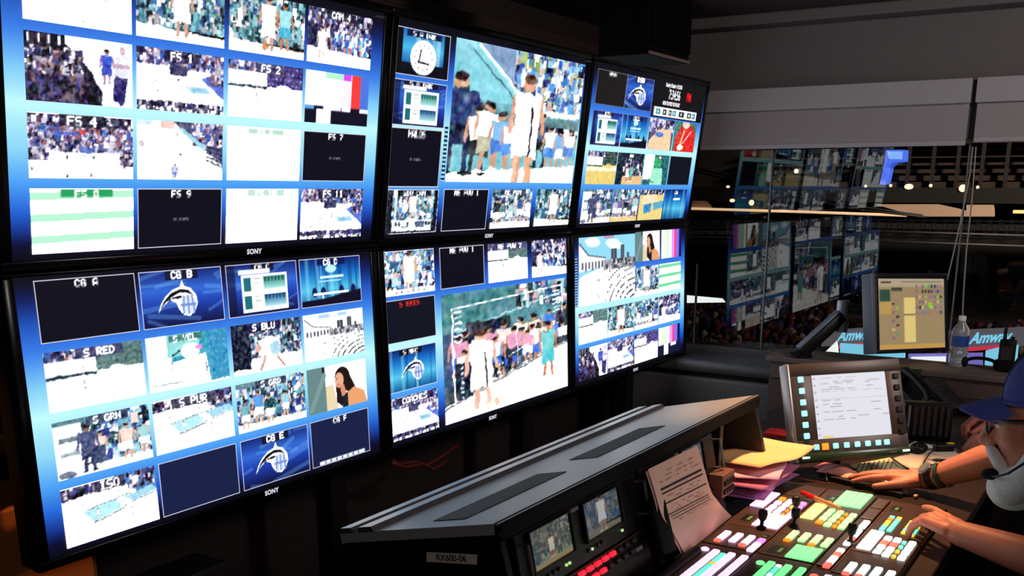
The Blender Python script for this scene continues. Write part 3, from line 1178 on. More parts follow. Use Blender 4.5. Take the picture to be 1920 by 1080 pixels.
st = slab('arena_hall', 900, -100, 2300, 900, AX + 3, 1, ar_dark, kind='structure')
up = thing('upper_stand', 'brown upper tier of seats far across the arena under the dark roof', 'stand', on_x(1800, 320, AX + 1))
mb = MB()
for k in range(7):
    a, b = on_x(1420, 352 - k * 13, AX + k * 0.25), on_x(2100, 352 - k * 13 - 11, AX + k * 0.25)
    mb.box((a.x, b.y, a.z), (a.x + 1.5, a.y, b.z))
mb.build('seating_rows', ar_back, up)
mb = MB()
for k in range(12):
    a = on_x(1560 + k * 46, 358, AX - 0.3)
    mb.box((a.x, a.y - 0.06, a.z), (a.x + 0.15, a.y + 0.06, a.z + 1.7))
mb.build('aisle_rails', mat('brown rail', (0.13, 0.09, 0.075), 0.8), up)
for (y0, y1, nm, lab) in ((350, 385, 'balcony_front', 'dark balcony front between two lines of lights across the arena'),
                          (405, 440, 'lower_balcony_front', 'dark lower balcony front with a truss across the arena')):
    slab(nm, 1000, y0, 2200, y1, AX - 2, 1.2, ar_dark, label=lab, cat='balcony')
cw = thing('concourse_wall', 'pale lit concourse wall seen between the two dark balconies', 'wall', on_x(1750, 395, AX - 1.5))
a = on_x
MB().prism([a(1640, 383, AX - 1.98), a(1760, 383, AX - 1.98), a(1812, 395, AX - 1.98), a(1812, 384, AX - 1.98), a(1863, 384, AX - 1.98), a(1863, 406, AX - 1.98), a(1720, 406, AX - 1.98)], (0.3, 0, 0)).build('wall_panel', ar_wall, cw)
MB().prism([a(1296, 373, AX - 1.98), a(1322, 374, AX - 1.98), a(1331, 390, AX - 1.98), a(1294, 390, AX - 1.98)], (0.3, 0, 0)).build('end_panel', ar_wall, cw)
lr = thing('light_rail', 'long thin warm strip light along the balcony across the arena', 'light', a(1500, 405, AX - 2.1))
MB().tube([a(1294, 391, AX - 2.1), a(1500, 397, AX - 2.1), a(1700, 404, AX - 2.1)], 0.05, 6).build('tube', glow('warm strip light', (1.0, 0.80, 0.62), 0.9), lr)
for x, y in ((1300, 391), (1400, 394), (1500, 397), (1600, 400)):
    MB().tube([a(x, y, AX - 2.1), a(x, 406, AX - 1.98), a(x, 412, AX - 1.97)], 0.02, 5).build('bracket', ar_dark, lr)
warm = glow('warm lamp', (1.0, 0.86, 0.7), 1.6)
pts = [(1805, 353, 0.13, 'brightest warm spot lamp, behind the blind cords'), (1704, 350, 0.10, 'flat warm lamp midway along the upper row of arena lights'), (1745, 348, 0.06, 'small lamp left of the brightest arena lamp'),
       (1670, 348, 0.055, 'small lamp just below the blue banner'), (1833, 351, 0.055, 'faint lamp right of the blind cords'), (1493, 321, 0.09, 'warm lamp high on the left over the reflections'),
       (1409, 380, 0.11, 'round warm lamp above the long strip light'), (1373, 376, 0.07, 'small lamp left of the round warm lamp'), (1623, 349, 0.05, 'faint lamp farthest left of the blue banner'),
       (1365, 350, 0.05, 'tiny lamp close to the edge of the top right display')]
for x, y, r, lab in pts:
    tag(MB().ball(a(x, y, AX + .2 if y < 330 else AX - 2.03), r, (0.6, 1.6 if y in (350, 376) else 1, 1)).build('arena_lamp', warm, smooth='all'), lab, 'lamp', 'lamps across the arena')
sg = thing('lit_sign', 'warm rectangular lit sign at the far right of the arena balcony', 'sign', a(1905, 397, AX - 2))
MB().box(a(1899, 400, AX - 2.2), a(1925, 394, AX - 2.0)).build('lamp_face', glow('amber sign light', (1.0, 0.78, 0.5), 1.1), sg)
bn = thing('banner', 'blue lit banner hanging on the upper stand below the blind', 'banner', a(1680, 300, AX - 1))
MB().prism([a(1661, 281, AX - 1), a(1696, 281, AX - 1), a(1695, 302, AX - 1), a(1672, 305, AX - 1), a(1664, 312, AX - 1), a(1657, 346, AX - 1), a(1649, 346, AX - 1), a(1658, 306, AX - 1)], (1.1, 0, 0)).build('cloth', glow('blue lit cloth', (0.28, 0.42, 0.92), 0.8), bn)
MB().prism([a(1664, 284, AX - 1.03), a(1692, 284, AX - 1.03), a(1691, 299, AX - 1.03), a(1666, 298, AX - 1.03)], (0.03, 0, 0)).build('emblem', glow('pale blue lit cloth', (0.48, 0.66, 0.98), 0.8), bn)
# truss and cables in the arena's roof space
tr = thing('truss', 'thin dark lattice truss running across the arena below the lights', 'truss', a(1700, 425, AX - 4))
tm = mat('dull steel truss', (0.14, 0.145, 0.16), 0.5, metal=0.6)
mb = MB()
for yy in (410, 441):
    mb.tube([a(1300, yy, AX - 4), a(1950, yy + 6, AX - 4)], 0.035, 6)
mb.build('chord', tm, tr)
mb = MB()
for k in range(30):
    x = 1310 + k * 21
    mb.tube([a(x, 411, AX - 4), a(x + 10, 442, AX - 4)], 0.02, 5).tube([a(x + 10, 442, AX - 4), a(x + 21, 411, AX - 4)], 0.02, 5)
mb.build('lattice', tm, tr)
cable = mat('grey steel cable', (0.34, 0.31, 0.31), 0.5, metal=0.5)
for pts, lab in (([(1296, 313), (1450, 352), (1600, 386), (1730, 404)], 'upper of two steel cables sloping across the arena'),
                 ([(1296, 319), (1450, 359), (1600, 392), (1735, 407)], 'lower of two steel cables sloping across the arena'),
                 ([(1300, 430), (1600, 432), (1930, 442)], 'upper level cable strung across the dark middle of the arena'),
                 ([(1300, 448), (1600, 450), (1930, 462)], 'lower level cable strung across the dark middle of the arena')):
    tag(MB().tube([a(x, y, AX - 6) for x, y in pts], 0.035, 6).build('steel_cable', cable, smooth='all'), lab, 'cable', 'steel cables in the arena')
# fascia boards with the sponsor's name, courtside boards, lower crowd
DX = 26.0
fascia_m = glow('grey led board', (0.40, 0.37, 0.40), 0.8)
cyan_l = glow('cyan lettering', (0.55, 0.88, 1.0), 1.0)
red_l = glow('red led band', (0.95, 0.22, 0.33), 0.8)


def sign(px0, py0, px1, py1, tx, ty, size, lab):
    s = thing('ribbon_board', lab, 'sign', a((px0 + px1) / 2, py1, DX), 'ribbon boards in the arena')
    p = [a(px0, py0, DX), a(px1, py0 - 8, DX), a(px1, py1 - 4, DX), a(px0, py1 + 2, DX)]
    MB().prism(p, (0.25, 0, 0)).build('board', fascia_m, s)
    c = a(tx, ty, DX - 0.04)
    ex = (a(tx + 10, ty - 0.7, DX - 0.04) - c).normalized()
    put_text('lettering', 'Amway', size, c, ex, (0, -ex.z, 1), cyan_l, s, sx=.75, bold=0.012, shear=0.15)
    b = [a(tx - 46, ty + 19, DX - 0.03), a(tx + 28, ty + 13, DX - 0.03), a(tx + 32, ty + 20, DX - 0.03), a(tx - 46, ty + 26, DX - 0.03)]
    MB().prism(b, (0.02, 0, 0)).build('red_band', red_l, s)


sign(1540, 622, 1640, 648, 1604, 629, 0.40, 'ribbon board reading Amway, partly hidden behind the arm monitor')
sign(1765, 622, 1935, 652, 1857, 633, 0.40, 'ribbon board reading Amway above the walkie-talkie, clear of the monitor')
cy_m = glow('cyan board light', (0.55, 0.87, 1.0), 1.0)
wh_m = glow('white board light', (1, 1, 1), 1.2)
vi_m = glow('violet board light', (0.55, 0.5, 0.86), 0.75)
for (p, m, lab) in (([(1575, 644), (1696, 652), (1696, 671), (1575, 666)], cy_m, 'cyan lit courtside board behind the raised monitor arm'),
                    ([(1545, 662), (1568, 640), (1571, 664), (1546, 664)], wh_m, 'small white wedge of light left of the cyan board'),
                    ([(1708, 670), (1772, 669), (1772, 683), (1708, 683)], wh_m, 'bright white courtside board left of the bottle'),
                    ([(1703, 664), (1842, 662), (1842, 686), (1703, 684)], vi_m, 'violet courtside board behind the water bottle'),
                    ([(1848, 658), (1872, 652), (1871, 692), (1846, 684)], cy_m, 'cyan courtside board left of the walkie-talkie'),
                    ([(1895, 650), (1909, 647), (1907, 672), (1893, 690)], cy_m, 'cyan courtside board right of the walkie-talkie'),
                    ([(1286, 554), (1352, 560), (1358, 567), (1287, 568)], wh_m, 'bright white panel light at the edge of the lower right display')):
    X = DX - 1 if m is not vi_m else DX - 0.5
    tag(MB().prism([a(x, y, X) for x, y in p], (0.1, 0, 0)).build('led_board', m), lab, 'board', 'led boards in the arena')
cr = MB()
random.seed(11)
for k in range(900):
    x, y = random.uniform(1285, 1930), random.uniform(566, 655)
    if (x < 1560 and y > 572) or y > 612:
        cr.mi = random.choice((0, 0, 0, 1, 1, 2, 3, 4))
        c = a(x, y, DX + 1.5 + (655 - y) * 0.03)
        cr.ball(c, 0.13, (1, 1, 1.6), seg=6, rings=4)
tag(cr.build('crowd', [mat('crowd dark clothes', (0.16, 0.13, 0.14), 0.9), mat('crowd brown clothes', (0.42, 0.28, 0.2), 0.9), mat('crowd red clothes', (0.55, 0.2, 0.17), 0.9),
                       mat('crowd pale clothes', (0.66, 0.62, 0.58), 0.9), mat('crowd blue clothes', (0.25, 0.25, 0.5), 0.9)], smooth='all'),
    'crowd in the arena\'s lower seats behind the window', 'crowd', kind='stuff')
slab('lower_stand', 1200, 575, 2000, 720, DX + 4.5, 1, mat('brown stand', (0.30, 0.17, 0.13), 0.9, noise=0.4, scale=1.2), label='dim brown lower stand of the arena below the dark middle', cat='stand')
# ------------------------------------------------------------------ the wall of six displays
PITCH, AW, AH = 1.28, 1.2138, 0.6792          # column pitch, picture width and height
ROWS = {'u': (math.sin(0.118), math.cos(0.118), 0.0141, 1.3986), 'l': (math.sin(-0.0312), math.cos(-0.0312), 0.0, 0.7007)}
BEZEL = mat('gloss black bezel', (0.035, 0.035, 0.04), 0.22, spec=0.4)
LOGO = glow('lit white logo', (0.88, 0.9, 0.95), 0.9)

BG = [(0, (.02, .025, .07)), (.05, (.04, .05, .2)), (.10, (.08, .22, .58)), (.16, (.14, .4, .84)), (.25, (.30, .63, .97)), (.36, (.56, .85, .98)), (.5, (.74, .96, .97)),
      (.6, (.52, .82, .98)), (.72, (.23, .50, .92)), (.82, (.12, .32, .72)), (.9, (.05, .11, .36)), (.96, (.03, .03, .09)), (1, (.015, .02, .05))]
C4 = [(.040, .262), (.272, .490), (.503, .725), (.735, .957)]
R4 = [(.748, .960), (.508, .716), (.267, .473), (.020, .234)]
CM = [(.0, .221), (.253, .482), (.505, .738), (.766, .998)]
CR = [(.030, .257), (.262, .487), (.497, .723), (.732, .955)]


def cells(cols, spec):
    out = []
    for r, row in enumerate(spec):
        for q, e in enumerate(row):
            if e:
                out.append((cols[q], R4[r]) + e)
    return out


DISPLAYS = [
    ('u', 0, 'upper left display of the wall, showing sixteen pictures of the game in a grid', 94, 54, cells(C4, [
        [(t_white, '', 'picture almost all white'), (t_players, '', 'player in white before a teal bench'), (lambda c, s: t_players(c, s, two=True), '', 'white and teal players under the basket'), (t_cam, 'CAM 4', 'player in white left of a blue bench')],
        [(t_crew, '', 'dark camera crew beside a man with folded arms'), (t_court, 'FS 1', 'wide pale court under a violet crowd'), (t_wall, 'FS 2', 'white wall beside purple seats'), (t_bars, '', 'colour bars')],
        [(t_arena, 'FS 4', 'crowd above one end of the court'), (t_corner, '', 'court corner with dark seats'), (t_ghost, 'FS 6', 'blank white picture with a faint green label'), (t_dark, 'FS 7', 'dark picture marked FS 7')],
        [(t_grass, 'FS 8', 'green and white bands marked FS 8'), (t_dark, 'FS 9', 'dark picture marked FS 9'), (t_grass2, 'FS 10', 'faint green bands'), (t_court, 'FS 11', 'wide pale court marked FS 11')]])),
    ('l', 0, 'lower left display of the wall, showing CG graphics above camera pictures', 94, 54, cells(C4, [
        [(t_dark, 'CG A', 'dark picture marked CG A'), (t_logo, 'CG B', 'white comet logo on blue marked CG B'), (t_table, 'CG C', 'score table on blue marked CG C'), (t_stage, 'CG D', 'blue stage marked CG D')],
        [(lambda c, s: t_wall(c, s, back=(.3, .42, .42), seat=[(.22, .3, .3)]), 'S RED', 'white wall beside dark seats marked S RED'), (t_studio, 'S YEL', 'white figure before a blue panel'), (t_crouch, 'S BLU', 'crouching player in white marked S BLU'), (t_bowl, 'SKY', 'stadium bowl under a white sky')],
        [(t_coach, 'S GRN', 'standing coach before the bench'), (t_blue_court, 'S PUR', 'pale court with blue areas, third row'), (t_mixed, 'S GRD', 'crowd of white shirts'), (t_woman, '', 'smiling woman with long dark hair')],
        [(t_blue_court, 'ISO', 'pale court with blue areas, bottom row'), (t_dark2, '', 'plain dark blue picture'), (t_logo, 'CG E', 'white comet logo on blue marked CG E'), (t_dark2, 'CG F', 'dark blue picture with a white strip')]])),
    ('u', 1, 'upper middle display of the wall, with a large picture of a player in white', 70, 46, [
        ((.0, .228), (.753, .957), t_emblem, 'S A DAK', 'round white emblem on blue'), ((.0, .228), (.528, .732), t_table, 'S B DAK', 'score table'), ((.0, .222), (.243, .518), t_dark, 'HALOS', 'dark picture marked HALOS'),
        ((.0, .228), (.02, .232), t_strip_cam, 'WDV CAM', 'narrow picture above a white score strip'), ((.255, .99), (.271, .96), t_game, '', 'large picture of the game'),
        (CM[1], R4[3], t_dark, 'ME PVW 1', 'dark picture marked ME PVW 1'), (CM[2], R4[3], t_mixed, 'ME PGM', 'crowd in white and teal'), (CM[3], R4[3], t_players, '', 'player in white before the bench')]),
    ('l', 1, 'lower middle display of the wall, with a large picture of both teams on the court', 70, 46, [
        ((.0, .225), (.748, .965), t_cam_strip, '', 'player in white above a white strip'), ((.0, .222), (.515, .727), t_red, 'S ERIS', 'dark picture with a red label'), ((.0, .218), (.268, .482), t_logo2, 'S MRC', 'white comet logo on blue curtains'),
        ((.0, .218), (.022, .239), t_court, 'COACHES', 'wide pale court above a strip'), (CM[1], (.749, .963), t_dark, 'ME PVW 1', 'dark picture marked ME PVW 1'), (CM[2], (.748, .962), lambda c, s: t_wall(c, s, back=(.3, .4, .4), seat=[(.22, .3, .3)]), 'ME PVW 2', 'white wall beside dark seats'),
        (CM[3], (.745, .962), t_cam, '', 'players on a pale floor'), ((.252, .998), (.022, .718), t_game2, '', 'large picture of the game under a white line frame')]),
    ('u', 2, 'upper right display of the wall, with the clock and a red PM', 46, 36, [
        (CR[0], (.752, .957), t_dark3, 'BSA', 'dark grey picture'), ((.258, .484), (.752, .957), t_logo, 'BSB', 'white comet logo on blue')] + cells(CR, [
            [], [(t_table, 'CG1', 'score table'), (t_stage, 'CG2', 'blue stage'), (t_map, 'CAM', 'tan court with a blue spot'), (t_red_man, '', 'man in a red shirt')],
            [(t_gold, '1', 'golden floor below a white wall'), (t_gold_players, 'HH', 'players in the dark'), (t_green_man, 'HH', 'green figure before a white panel'), (t_red, '', 'black picture')],
            [(t_coach, 'GRN', 'standing coach before the bench'), (lambda c, s: t_mixed(c, s, P_TEAL + P_CROWD, (.95, .8, .5)), '', 'bench above a golden floor'), (t_gold_court, 'PUR', 'golden court with blue areas'), (t_curtain, 'CG', 'blue curtains')]])),
    ('l', 2, 'lower right display of the wall, with a large picture of a stadium bowl', 46, 36, [
        ((.036, .498), (.515, .957), t_bowl2, '', 'large picture of a stadium bowl'), ((.501, .732), (.755, .965), t_woman, '', 'smiling woman with long dark hair'), ((.752, .958), (.755, .965), t_bars2, '', 'colour bars at the top')] + cells(CR, [
            [], [None, None, (lambda c, s: t_players(c, s, P_TEAL + P_BLUE), '', 'player in white before the bench'), (t_grass3, '', 'green and white bands')],
            [(lambda c, s: t_wall(c, s, back=(.32, .45, .44), seat=[(.25, .34, .33)]), '', 'white wall beside dark seats'), (t_players, '', 'player in white before a teal wall'), (t_mixed, '', 'bench and players'), (t_cam, '', 'players on a pale floor')],
            [(t_crew, '', 'dark camera crew beside a bright floor'), (t_court, '', 'wide pale court under a violet crowd'), (lambda c, s: t_wall(c, s, floor=(1, .93, .85)), '', 'white wall beside purple seats'), (t_bars2, 'b', 'colour bars at the bottom')]])),
]


def make_display(row, i, label, tw, th, tiles):
    st_, ct_, y0, z0 = ROWS[row]
    ex, ey = Vector((1, 0, 0)), Vector((0, -st_, ct_))
    nz = Vector((0, -ct_, -st_))                     # out of the screen, into the room
    o = Vector((i * PITCH + (PITCH - AW) / 2, y0, z0))
    P = lambda u, v, d=0.0: o + ex * (u * AW) + ey * (v * AH) + nz * d
    t = thing('video_display', label, 'display', P(0.5, 0, -0.05), 'wall of video displays')
    x0, x1 = -0.030 / AW, 1 + 0.030 / AW
    yb, yt = -0.024 / AH, 0.988 if row == 'l' else 1 + 0.02 / AH
    vt = 0.975 if row == 'l' else 0.995
    # frame: four mitred bars around the picture
    mb = MB()
    for (ua, ub, va, vb) in ((x0, x1, yb, 0.0), (x0, x1, vt, yt), (x0, 0.0, 0, vt), (1.0, x1, 0, vt)):
        c = P((ua + ub) / 2, (va + vb) / 2, -0.009)
        mb.obox(c, ex, ey, nz, ((ub - ua) * AW, (vb - va) * AH, 0.03), 0.004)
    mb.build('bezel', BEZEL, t, smooth=True)
    mb = MB()
    mb.obox(P(.5, (yb + yt) / 2, -0.05), ex, ey, nz, ((x1 - x0) * AW - 0.004, (yt - yb) * AH - 0.004, 0.05), 0.008)
    mb.obox(P(.5, .5, -0.085), ex, ey, nz, (0.9, 0.42, 0.03), 0.01)
    mb.build('housing', BLACK_MATTE, t, smooth=True)
    # picture area: the multiviewer's blue background, then every window on it
    ys = np.linspace(1, 0, 60)
    bg = np.stack([np.interp(ys * vt, [s[0] for s in BG], [s[1][k] for s in BG]) for k in range(3)], 1)
    bg = np.repeat(bg[:, None, :], 6, 1)
    scr = picture('screen', bg, P(0, 0, 0.0), ex, ey, AW, AH * vt, t)
    for k, ((u0, u1), (v0, v1), fn, txt, lab) in enumerate(tiles):
        w = u1 - u0
        n = (tw, th)
        if w > 0.4:
            n = (168, 118) if i < 2 else (90, 64)
        pic = paint(fn, txt, n[0], n[1], 100 * i + 10 * k + (row == 'u'))
        q = picture('video_window', pic, P(u0, v0, 0.0015), ex, ey, w * AW, (v1 - v0) * AH, scr)
        q['label'] = lab
    if i == 2 and row == 'u':
        cl = picture('clock_panel', np.full((4, 4, 3), (.045, .045, .055)), P(.49, .725, .001), ex, ey, .5 * AW, .262 * AH, scr)
        cl['label'] = 'clock reading 7:34:56 PM'
        wm, rm = glow('white clock digits', (.95, .95, .97), 1.0), glow('red clock digits', (1, .08, .1), 1.0)
        for s, z, u, v, m, sx_ in (('7:34:56', .060, .684, .882, wm, .76), ('PM', .056, .826, .884, rm, .76), ('Sunday October 10 2010', .024, .668, .944, wm, .76), ('MON TUE WED THU FRI SAT', .023, .664, .823, wm, .66)):
            put_text('clock_text', s, z, P(u, v, .003), ex, ey, m, scr, sx=sx_, bold=.0012)
        def strip(c, s):
            c.rect(0, 0, 1, 1, (.9, .95, .95))
            for x, w_, q in ((.05, .1, (.3, .6, .6)), (.2, .08, (.1, .1, .12)), (.33, .07, (.15, .1, .1)), (.42, .08, (.3, .6, .65)), (.57, .12, (.12, .1, .12)), (.77, .1, (.25, .2, .22)), (.88, .08, (.3, .5, .7))):
                c.rect(x, .2, x + w_, .8, q)
                c.rect(x + w_ * .3, .35, x + w_ * .6, .65, (.9, .95, .95))
            c.frame((.95, .97, .97), .1)
        picture('score_strip', paint(strip, '', 60, 10, 5, False), P(.512, .735, .003), ex, ey, .415 * AW, .058 * AH, scr)['label'] = 'white strip of symbols under the clock'
    if i == 1 and row == 'u':
        def ladder(c, s):
            c.rect(0, 0, 1, 1, (.62, .86, .97))
            for k in range(13):
                c.rect(0, k / 13 + .015, 1, k / 13 + .05, (.04, .05, .1))
        picture('level_meter', paint(ladder, '', 6, 80, 3, False), P(.232, .275, .002), ex, ey, .017 * AW, .265 * AH, scr)
    if i == 2 and row == 'l':
        def ladder2(c, s):
            c.vgrad([(0, (.05, .06, .12)), (1, (.1, .2, .6))])
            for k in range(18):
                c.rect(.1, k / 18 + .01, .9, k / 18 + .035, (.7, .82, .98))
        picture('level_meter', paint(ladder2, '', 6, 90, 3, False), P(.005, .52, .002), ex, ey, .018 * AW, .31 * AH, scr)
    put_text('maker_logo', 'SONY', 0.019, P(.585 if i == 0 else .5, yb * .5, 0.0072), ex, ey, LOGO, t, bold=.0007, space=1.1)
    return t


for d in DISPLAYS:
    make_display(*d)
# small pale strap ends / clips seen where neighbouring displays meet
clip = mat('grey plastic clip', (0.42, 0.41, 0.42), 0.5)
for i, (x, y, lab) in enumerate(((709, 32, 'pale clip on top of the joint between the upper left and upper middle displays'), (1101, 115, 'dim clip on top of the joint between the upper middle and upper right displays'))):
    c = on_y(x, y, -0.07)
    tag(MB().box(c - Vector((.018, .012, .003)), c + Vector((.018, .012, .003)), 0.002).build('cable_clip', clip), lab, 'clip', 'clips on top of the displays')
# aluminium frame that carries the displays
fr = thing('display_frame', 'dark metal stand with uprights holding up the wall of displays', 'frame', (1.92, 0.3, 0))
for X in (-0.10, 1.28, 2.56, 3.62):
    mb = MB().box((X - 0.04, 0.22, 0.0), (X + 0.04, 0.30, 2.0), 0.005)
    mb.box((X - 0.05, 0.08, 0.0), (X + 0.05, 0.33, 0.03), 0.005)
    mb.build('upright', mat('dark anodised upright', (0.14, 0.125, 0.12), 0.5, metal=0.5), fr)
for z in (0.95, 1.15, 1.62, 1.85):
    MB().box((-0.14, 0.18, z - 0.02), (3.66, 0.22, z + 0.02), 0.004).build('rail', BLACK_MATTE, fr)
# ------------------------------------------------------------------ the operator's console
CX0, CX1 = 0.107, 1.432
FY, FZ, RY, RZ = -1.225, 1.0, -0.858, 0.912           # front and rear edge of the sloping top
top_m = mat('satin grey metal', (0.58, 0.59, 0.61), 0.36, metal=0.1, noise=0.05, scale=30, spec=0.6)
con = thing('console_housing', 'long low black console housing with a sloping grey top, in front of the displays', 'console', ((CX0 + CX1) / 2, -1.0, 0))
sl = Vector((0, RY - FY, RZ - FZ)).normalized()       # up the slope, front to rear
sn = Vector((0, -sl.z, sl.y))
if sn.z < 0:
    sn = -sn
T = lambda x, s, d=0.0: Vector((x, FY, FZ)) + sl * s + sn * d
SL = math.hypot(RY - FY, RZ - FZ)
MB().prism([T(CX0, 0), T(CX0, SL), T(CX0, SL, -0.02), T(CX0, 0, -0.02)], (CX1 - CX0, 0, 0)).build('top_panel', top_m, con)
MB().prism([(CX0 + 0.004, FY + 0.004, FZ - 0.022), (CX0 + 0.004, RY, RZ - 0.022), (CX0 + 0.004, RY, 0.02), (CX0 + 0.004, -1.0, 0.02), (CX0 + 0.004, -1.0, 0.70), (CX0 + 0.004, FY - 0.06, 0.70), (CX0 + 0.004, FY - 0.045, 0.80)], (0.016, 0, 0)) \
    .build('side_panel', BLACK, con)
MB().prism([(CX1 - 0.02, FY + 0.004, FZ - 0.022), (CX1 - 0.02, RY, RZ - 0.022), (CX1 - 0.02, RY, 0.02), (CX1 - 0.02, -1.0, 0.02), (CX1 - 0.02, -1.0, 0.70), (CX1 - 0.02, FY - 0.06, 0.70), (CX1 - 0.02, FY - 0.045, 0.80)], (0.016, 0, 0)) \
    .build('side_panel', DARK, con)
MB().box((CX0, FY - 0.006, FZ - 0.034), (CX1, FY + 0.012, FZ - 0.001), 0.003).build('front_lip', BLACK_MATTE, con)
MB().box((CX0 + 0.02, RY - 0.02, 0.02), (CX1 - 0.02, RY, RZ - 0.03)).build('back_panel', BLACK_MATTE, con)
for s0, s1 in ((SL - 0.040, SL - 0.002), (SL - 0.092, SL - 0.050)):
    MB().prism([T(CX0 - 0.004, s0, 0), T(CX0 - 0.004, s0 + .006, .010), T(CX0 - 0.004, s1 - .006, .010), T(CX0 - 0.004, s1, 0)], (CX1 - 0.01 - CX0 + 0.004, 0, 0)).build('rear_rail', STEEL, con)
slot_m = mat('black vent mesh', (0.16, 0.165, 0.18), 0.7, noise=0.5, scale=400)
for x0, x1 in ((0.155, 0.53), (0.67, 1.038)):
    MB().prism([T(x0, 0.108, .0005), T(x0, 0.182, .0005), T(x0, 0.182, .0015), T(x0, 0.108, .0015)], (x1 - x0, 0, 0)).build('vent', slot_m, con)
tape = thing('tape_label', 'white tape marked RX600-06 on the dark end of the console', 'label', (CX0, -1.12, 0.91))
q = [Vector((CX0 + .003, -1.066, .915)), Vector((CX0 + .003, -1.178, .933)), Vector((CX0 + .003, -1.177, .914)), Vector((CX0 + .003, -1.065, .896))]
MB().prism(q, (-0.001, 0, 0)).build('tape', mat('grey white tape', (0.80, 0.76, 0.74), 0.8), tape)
te = (q[1] - q[0]).normalized()
put_text('marking', 'RX600-06', 0.0165, (q[0] + q[2]) / 2 + Vector((-.0015, 0, 0)), te, Vector((0, te.z, -te.y)), INK, tape, bold=.0004)
for xd in (0.65, 1.135):
    MB().box((xd - 0.012, FY - 0.01, 0.75), (xd + 0.012, FY + 0.10, FZ - 0.03), 0.002).build('divider', BLACK, con)
MB().box((CX0 + 0.02, FY + 0.10, 0.72), (1.125, FY + 0.112, FZ - 0.03)).build('inner_panel', BLACK_MATTE, con)
MB().box((1.147, FY - 0.02, 0.765), (CX1 - 0.022, -0.9, 0.78)).build('bay_shelf', BLACK_MATTE, con)


# racks sit in the bays; their fronts lean back
def rack_axes(x0, x1, z0, z1, y0, lean):
    ex = Vector((1, 0, 0))
    ey = Vector((0, math.sin(lean), math.cos(lean)))
    nz = Vector((0, -math.cos(lean), math.sin(lean)))
    o = Vector((x0, y0, z0))
    return o, ex, ey, nz, x1 - x0, (z1 - z0) / math.cos(lean)


def monitor_rack(name, label, x0, x1, z0, z1, y0, lean, pics, group):
    o, ex, ey, nz, w, h = rack_axes(x0, x1, z0, z1, y0, lean)
    P = lambda u, v, d=0.0: o + ex * (u * w) + ey * (v * h) + nz * d
    t = thing(name, label, 'monitor', P(.5, 0), group)
    MB().obox(P(.5, .5, -.03), ex, ey, nz, (w, h, .06), .003).build('chassis', BLACK, t)
    for k in range(2):
        u0, u1, v0, v1 = (.088, .382, .325, .944) if k == 0 else (.494, .80, .325, .944)
        mb = MB()
        b = 0.012
        for (ua, ub, va, vb) in ((u0 - b, u1 + b, v1, v1 + .03), (u0 - b, u1 + b, v0 - .03, v0), (u0 - b, u0, v0, v1), (u1, u1 + b, v0, v1)):
            mb.obox(P((ua + ub) / 2, (va + vb) / 2, .004), ex, ey, nz, ((ub - ua) * w, (vb - va) * h, .008), .001)
        mb.build('screen_frame', BLACK, t)
        c = Canvas(64, 44, seed=40 + k)
        pics[k](c, '')
        picture('screen', c.pixels(), P(u0, v0, .0015), ex, ey, (u1 - u0) * w, (v1 - v0) * h, t, gain=.5, boost=0)
    for k in range(9):
        MB().obox(P(.09 + k * .038 + (.2 if k > 4 else 0) + .02, .17, .002), ex, ey, nz, (.008, .006, .004)).build('key', DARK, t)
    for u in (.31, .335, .52, .79):
        MB().obox(P(u, .17, .003), ex, ey, nz, (.005, .005, .004)).build('status_light', glow('pale green status light', (.75, .9, .6), .8), t)
    MB().obox(P(.43, .93, .001), ex, ey, nz, (.038, .007, .003)).build('name_plate', mat('pale plate', (.5, .45, .47), .6), t)
    for u in (.015, .985):
        MB().tube([P(u, .25, .0), P(u, .25, .022), P(u, .85, .022), P(u, .85, 0)], .0035, 8).build('handle', STEEL, t)
    return t


def pm1(c, s):
    t_game(c, s)
    c.a *= np.array([.75, .78, .72])
    c.crowd(0, 0, 1, .8, [(.35, .38, .34), (.5, .5, .44), (.25, .34, .42), (.62, .6, .52)], 240, .06)
    c.player(.5, .85, .55, (.9, .88, .78), (.88, .86, .76))
    c.rect(0, .86, 1, 1, (.66, .6, .44))


def pm2(c, s):
    t_players(c, s, [(.42, .5, .55), (.55, .62, .66), (.3, .38, .45), (.2, .42, .62), (.62, .6, .58)], (.6, .57, .52))
    c.a *= .85


monitor_rack('dual_monitor', 'rack panel with two small lit screens at the near end of the console', 0.145, 0.635, 0.848, 0.9655, FY - 0.030, R(12), (pm1, pm2), 'dual monitors in the console')
monitor_rack('dual_monitor', 'rack panel with two small screens half hidden behind the printed script sheet', 0.665, 1.075, 0.848, 0.9655, FY - 0.030, R(12), (pm2, pm2), 'dual monitors in the console')


def key_panel(name, label, x0, x1, z0, z1, y0, lean, lit, group):
    o, ex, ey, nz, w, h = rack_axes(x0, x1, z0, z1, y0, lean)
    P = lambda u, v, d=0.0: o + ex * (u * w) + ey * (v * h) + nz * d
    t = thing(name, label, 'panel', P(.5, 0), group)
    MB().obox(P(.5, .5, -.02), ex, ey, nz, (w, h, .04), .003).build('chassis', BLACK, t)
    MB().obox(P(.5, .97, .001), ex, ey, nz, (w, .004, .004)).build('edge_strip', mat('brown reflecting strip', (.35, .2, .16), .4, metal=.5), t)
    redm, offm = glow('red lit key', (1.0, .12, .22), 1.3), DARK
    n = 9
    for r in range(2):
        for k in range(n):
            on = (k, r) in lit
            MB().obox(P(.30 + k * .066 + r * .04, .70 + r * .19, .004), ex, ey, nz, (.021 if on else .018, .010, .008), .002).build('key', redm if on else offm, t)
    MB().obox(P(.9, .66, .002), ex, ey, nz, (.03, .008, .003)).build('label_plate', mat('pale plate', (.5, .45, .47), .6), t)
    return t


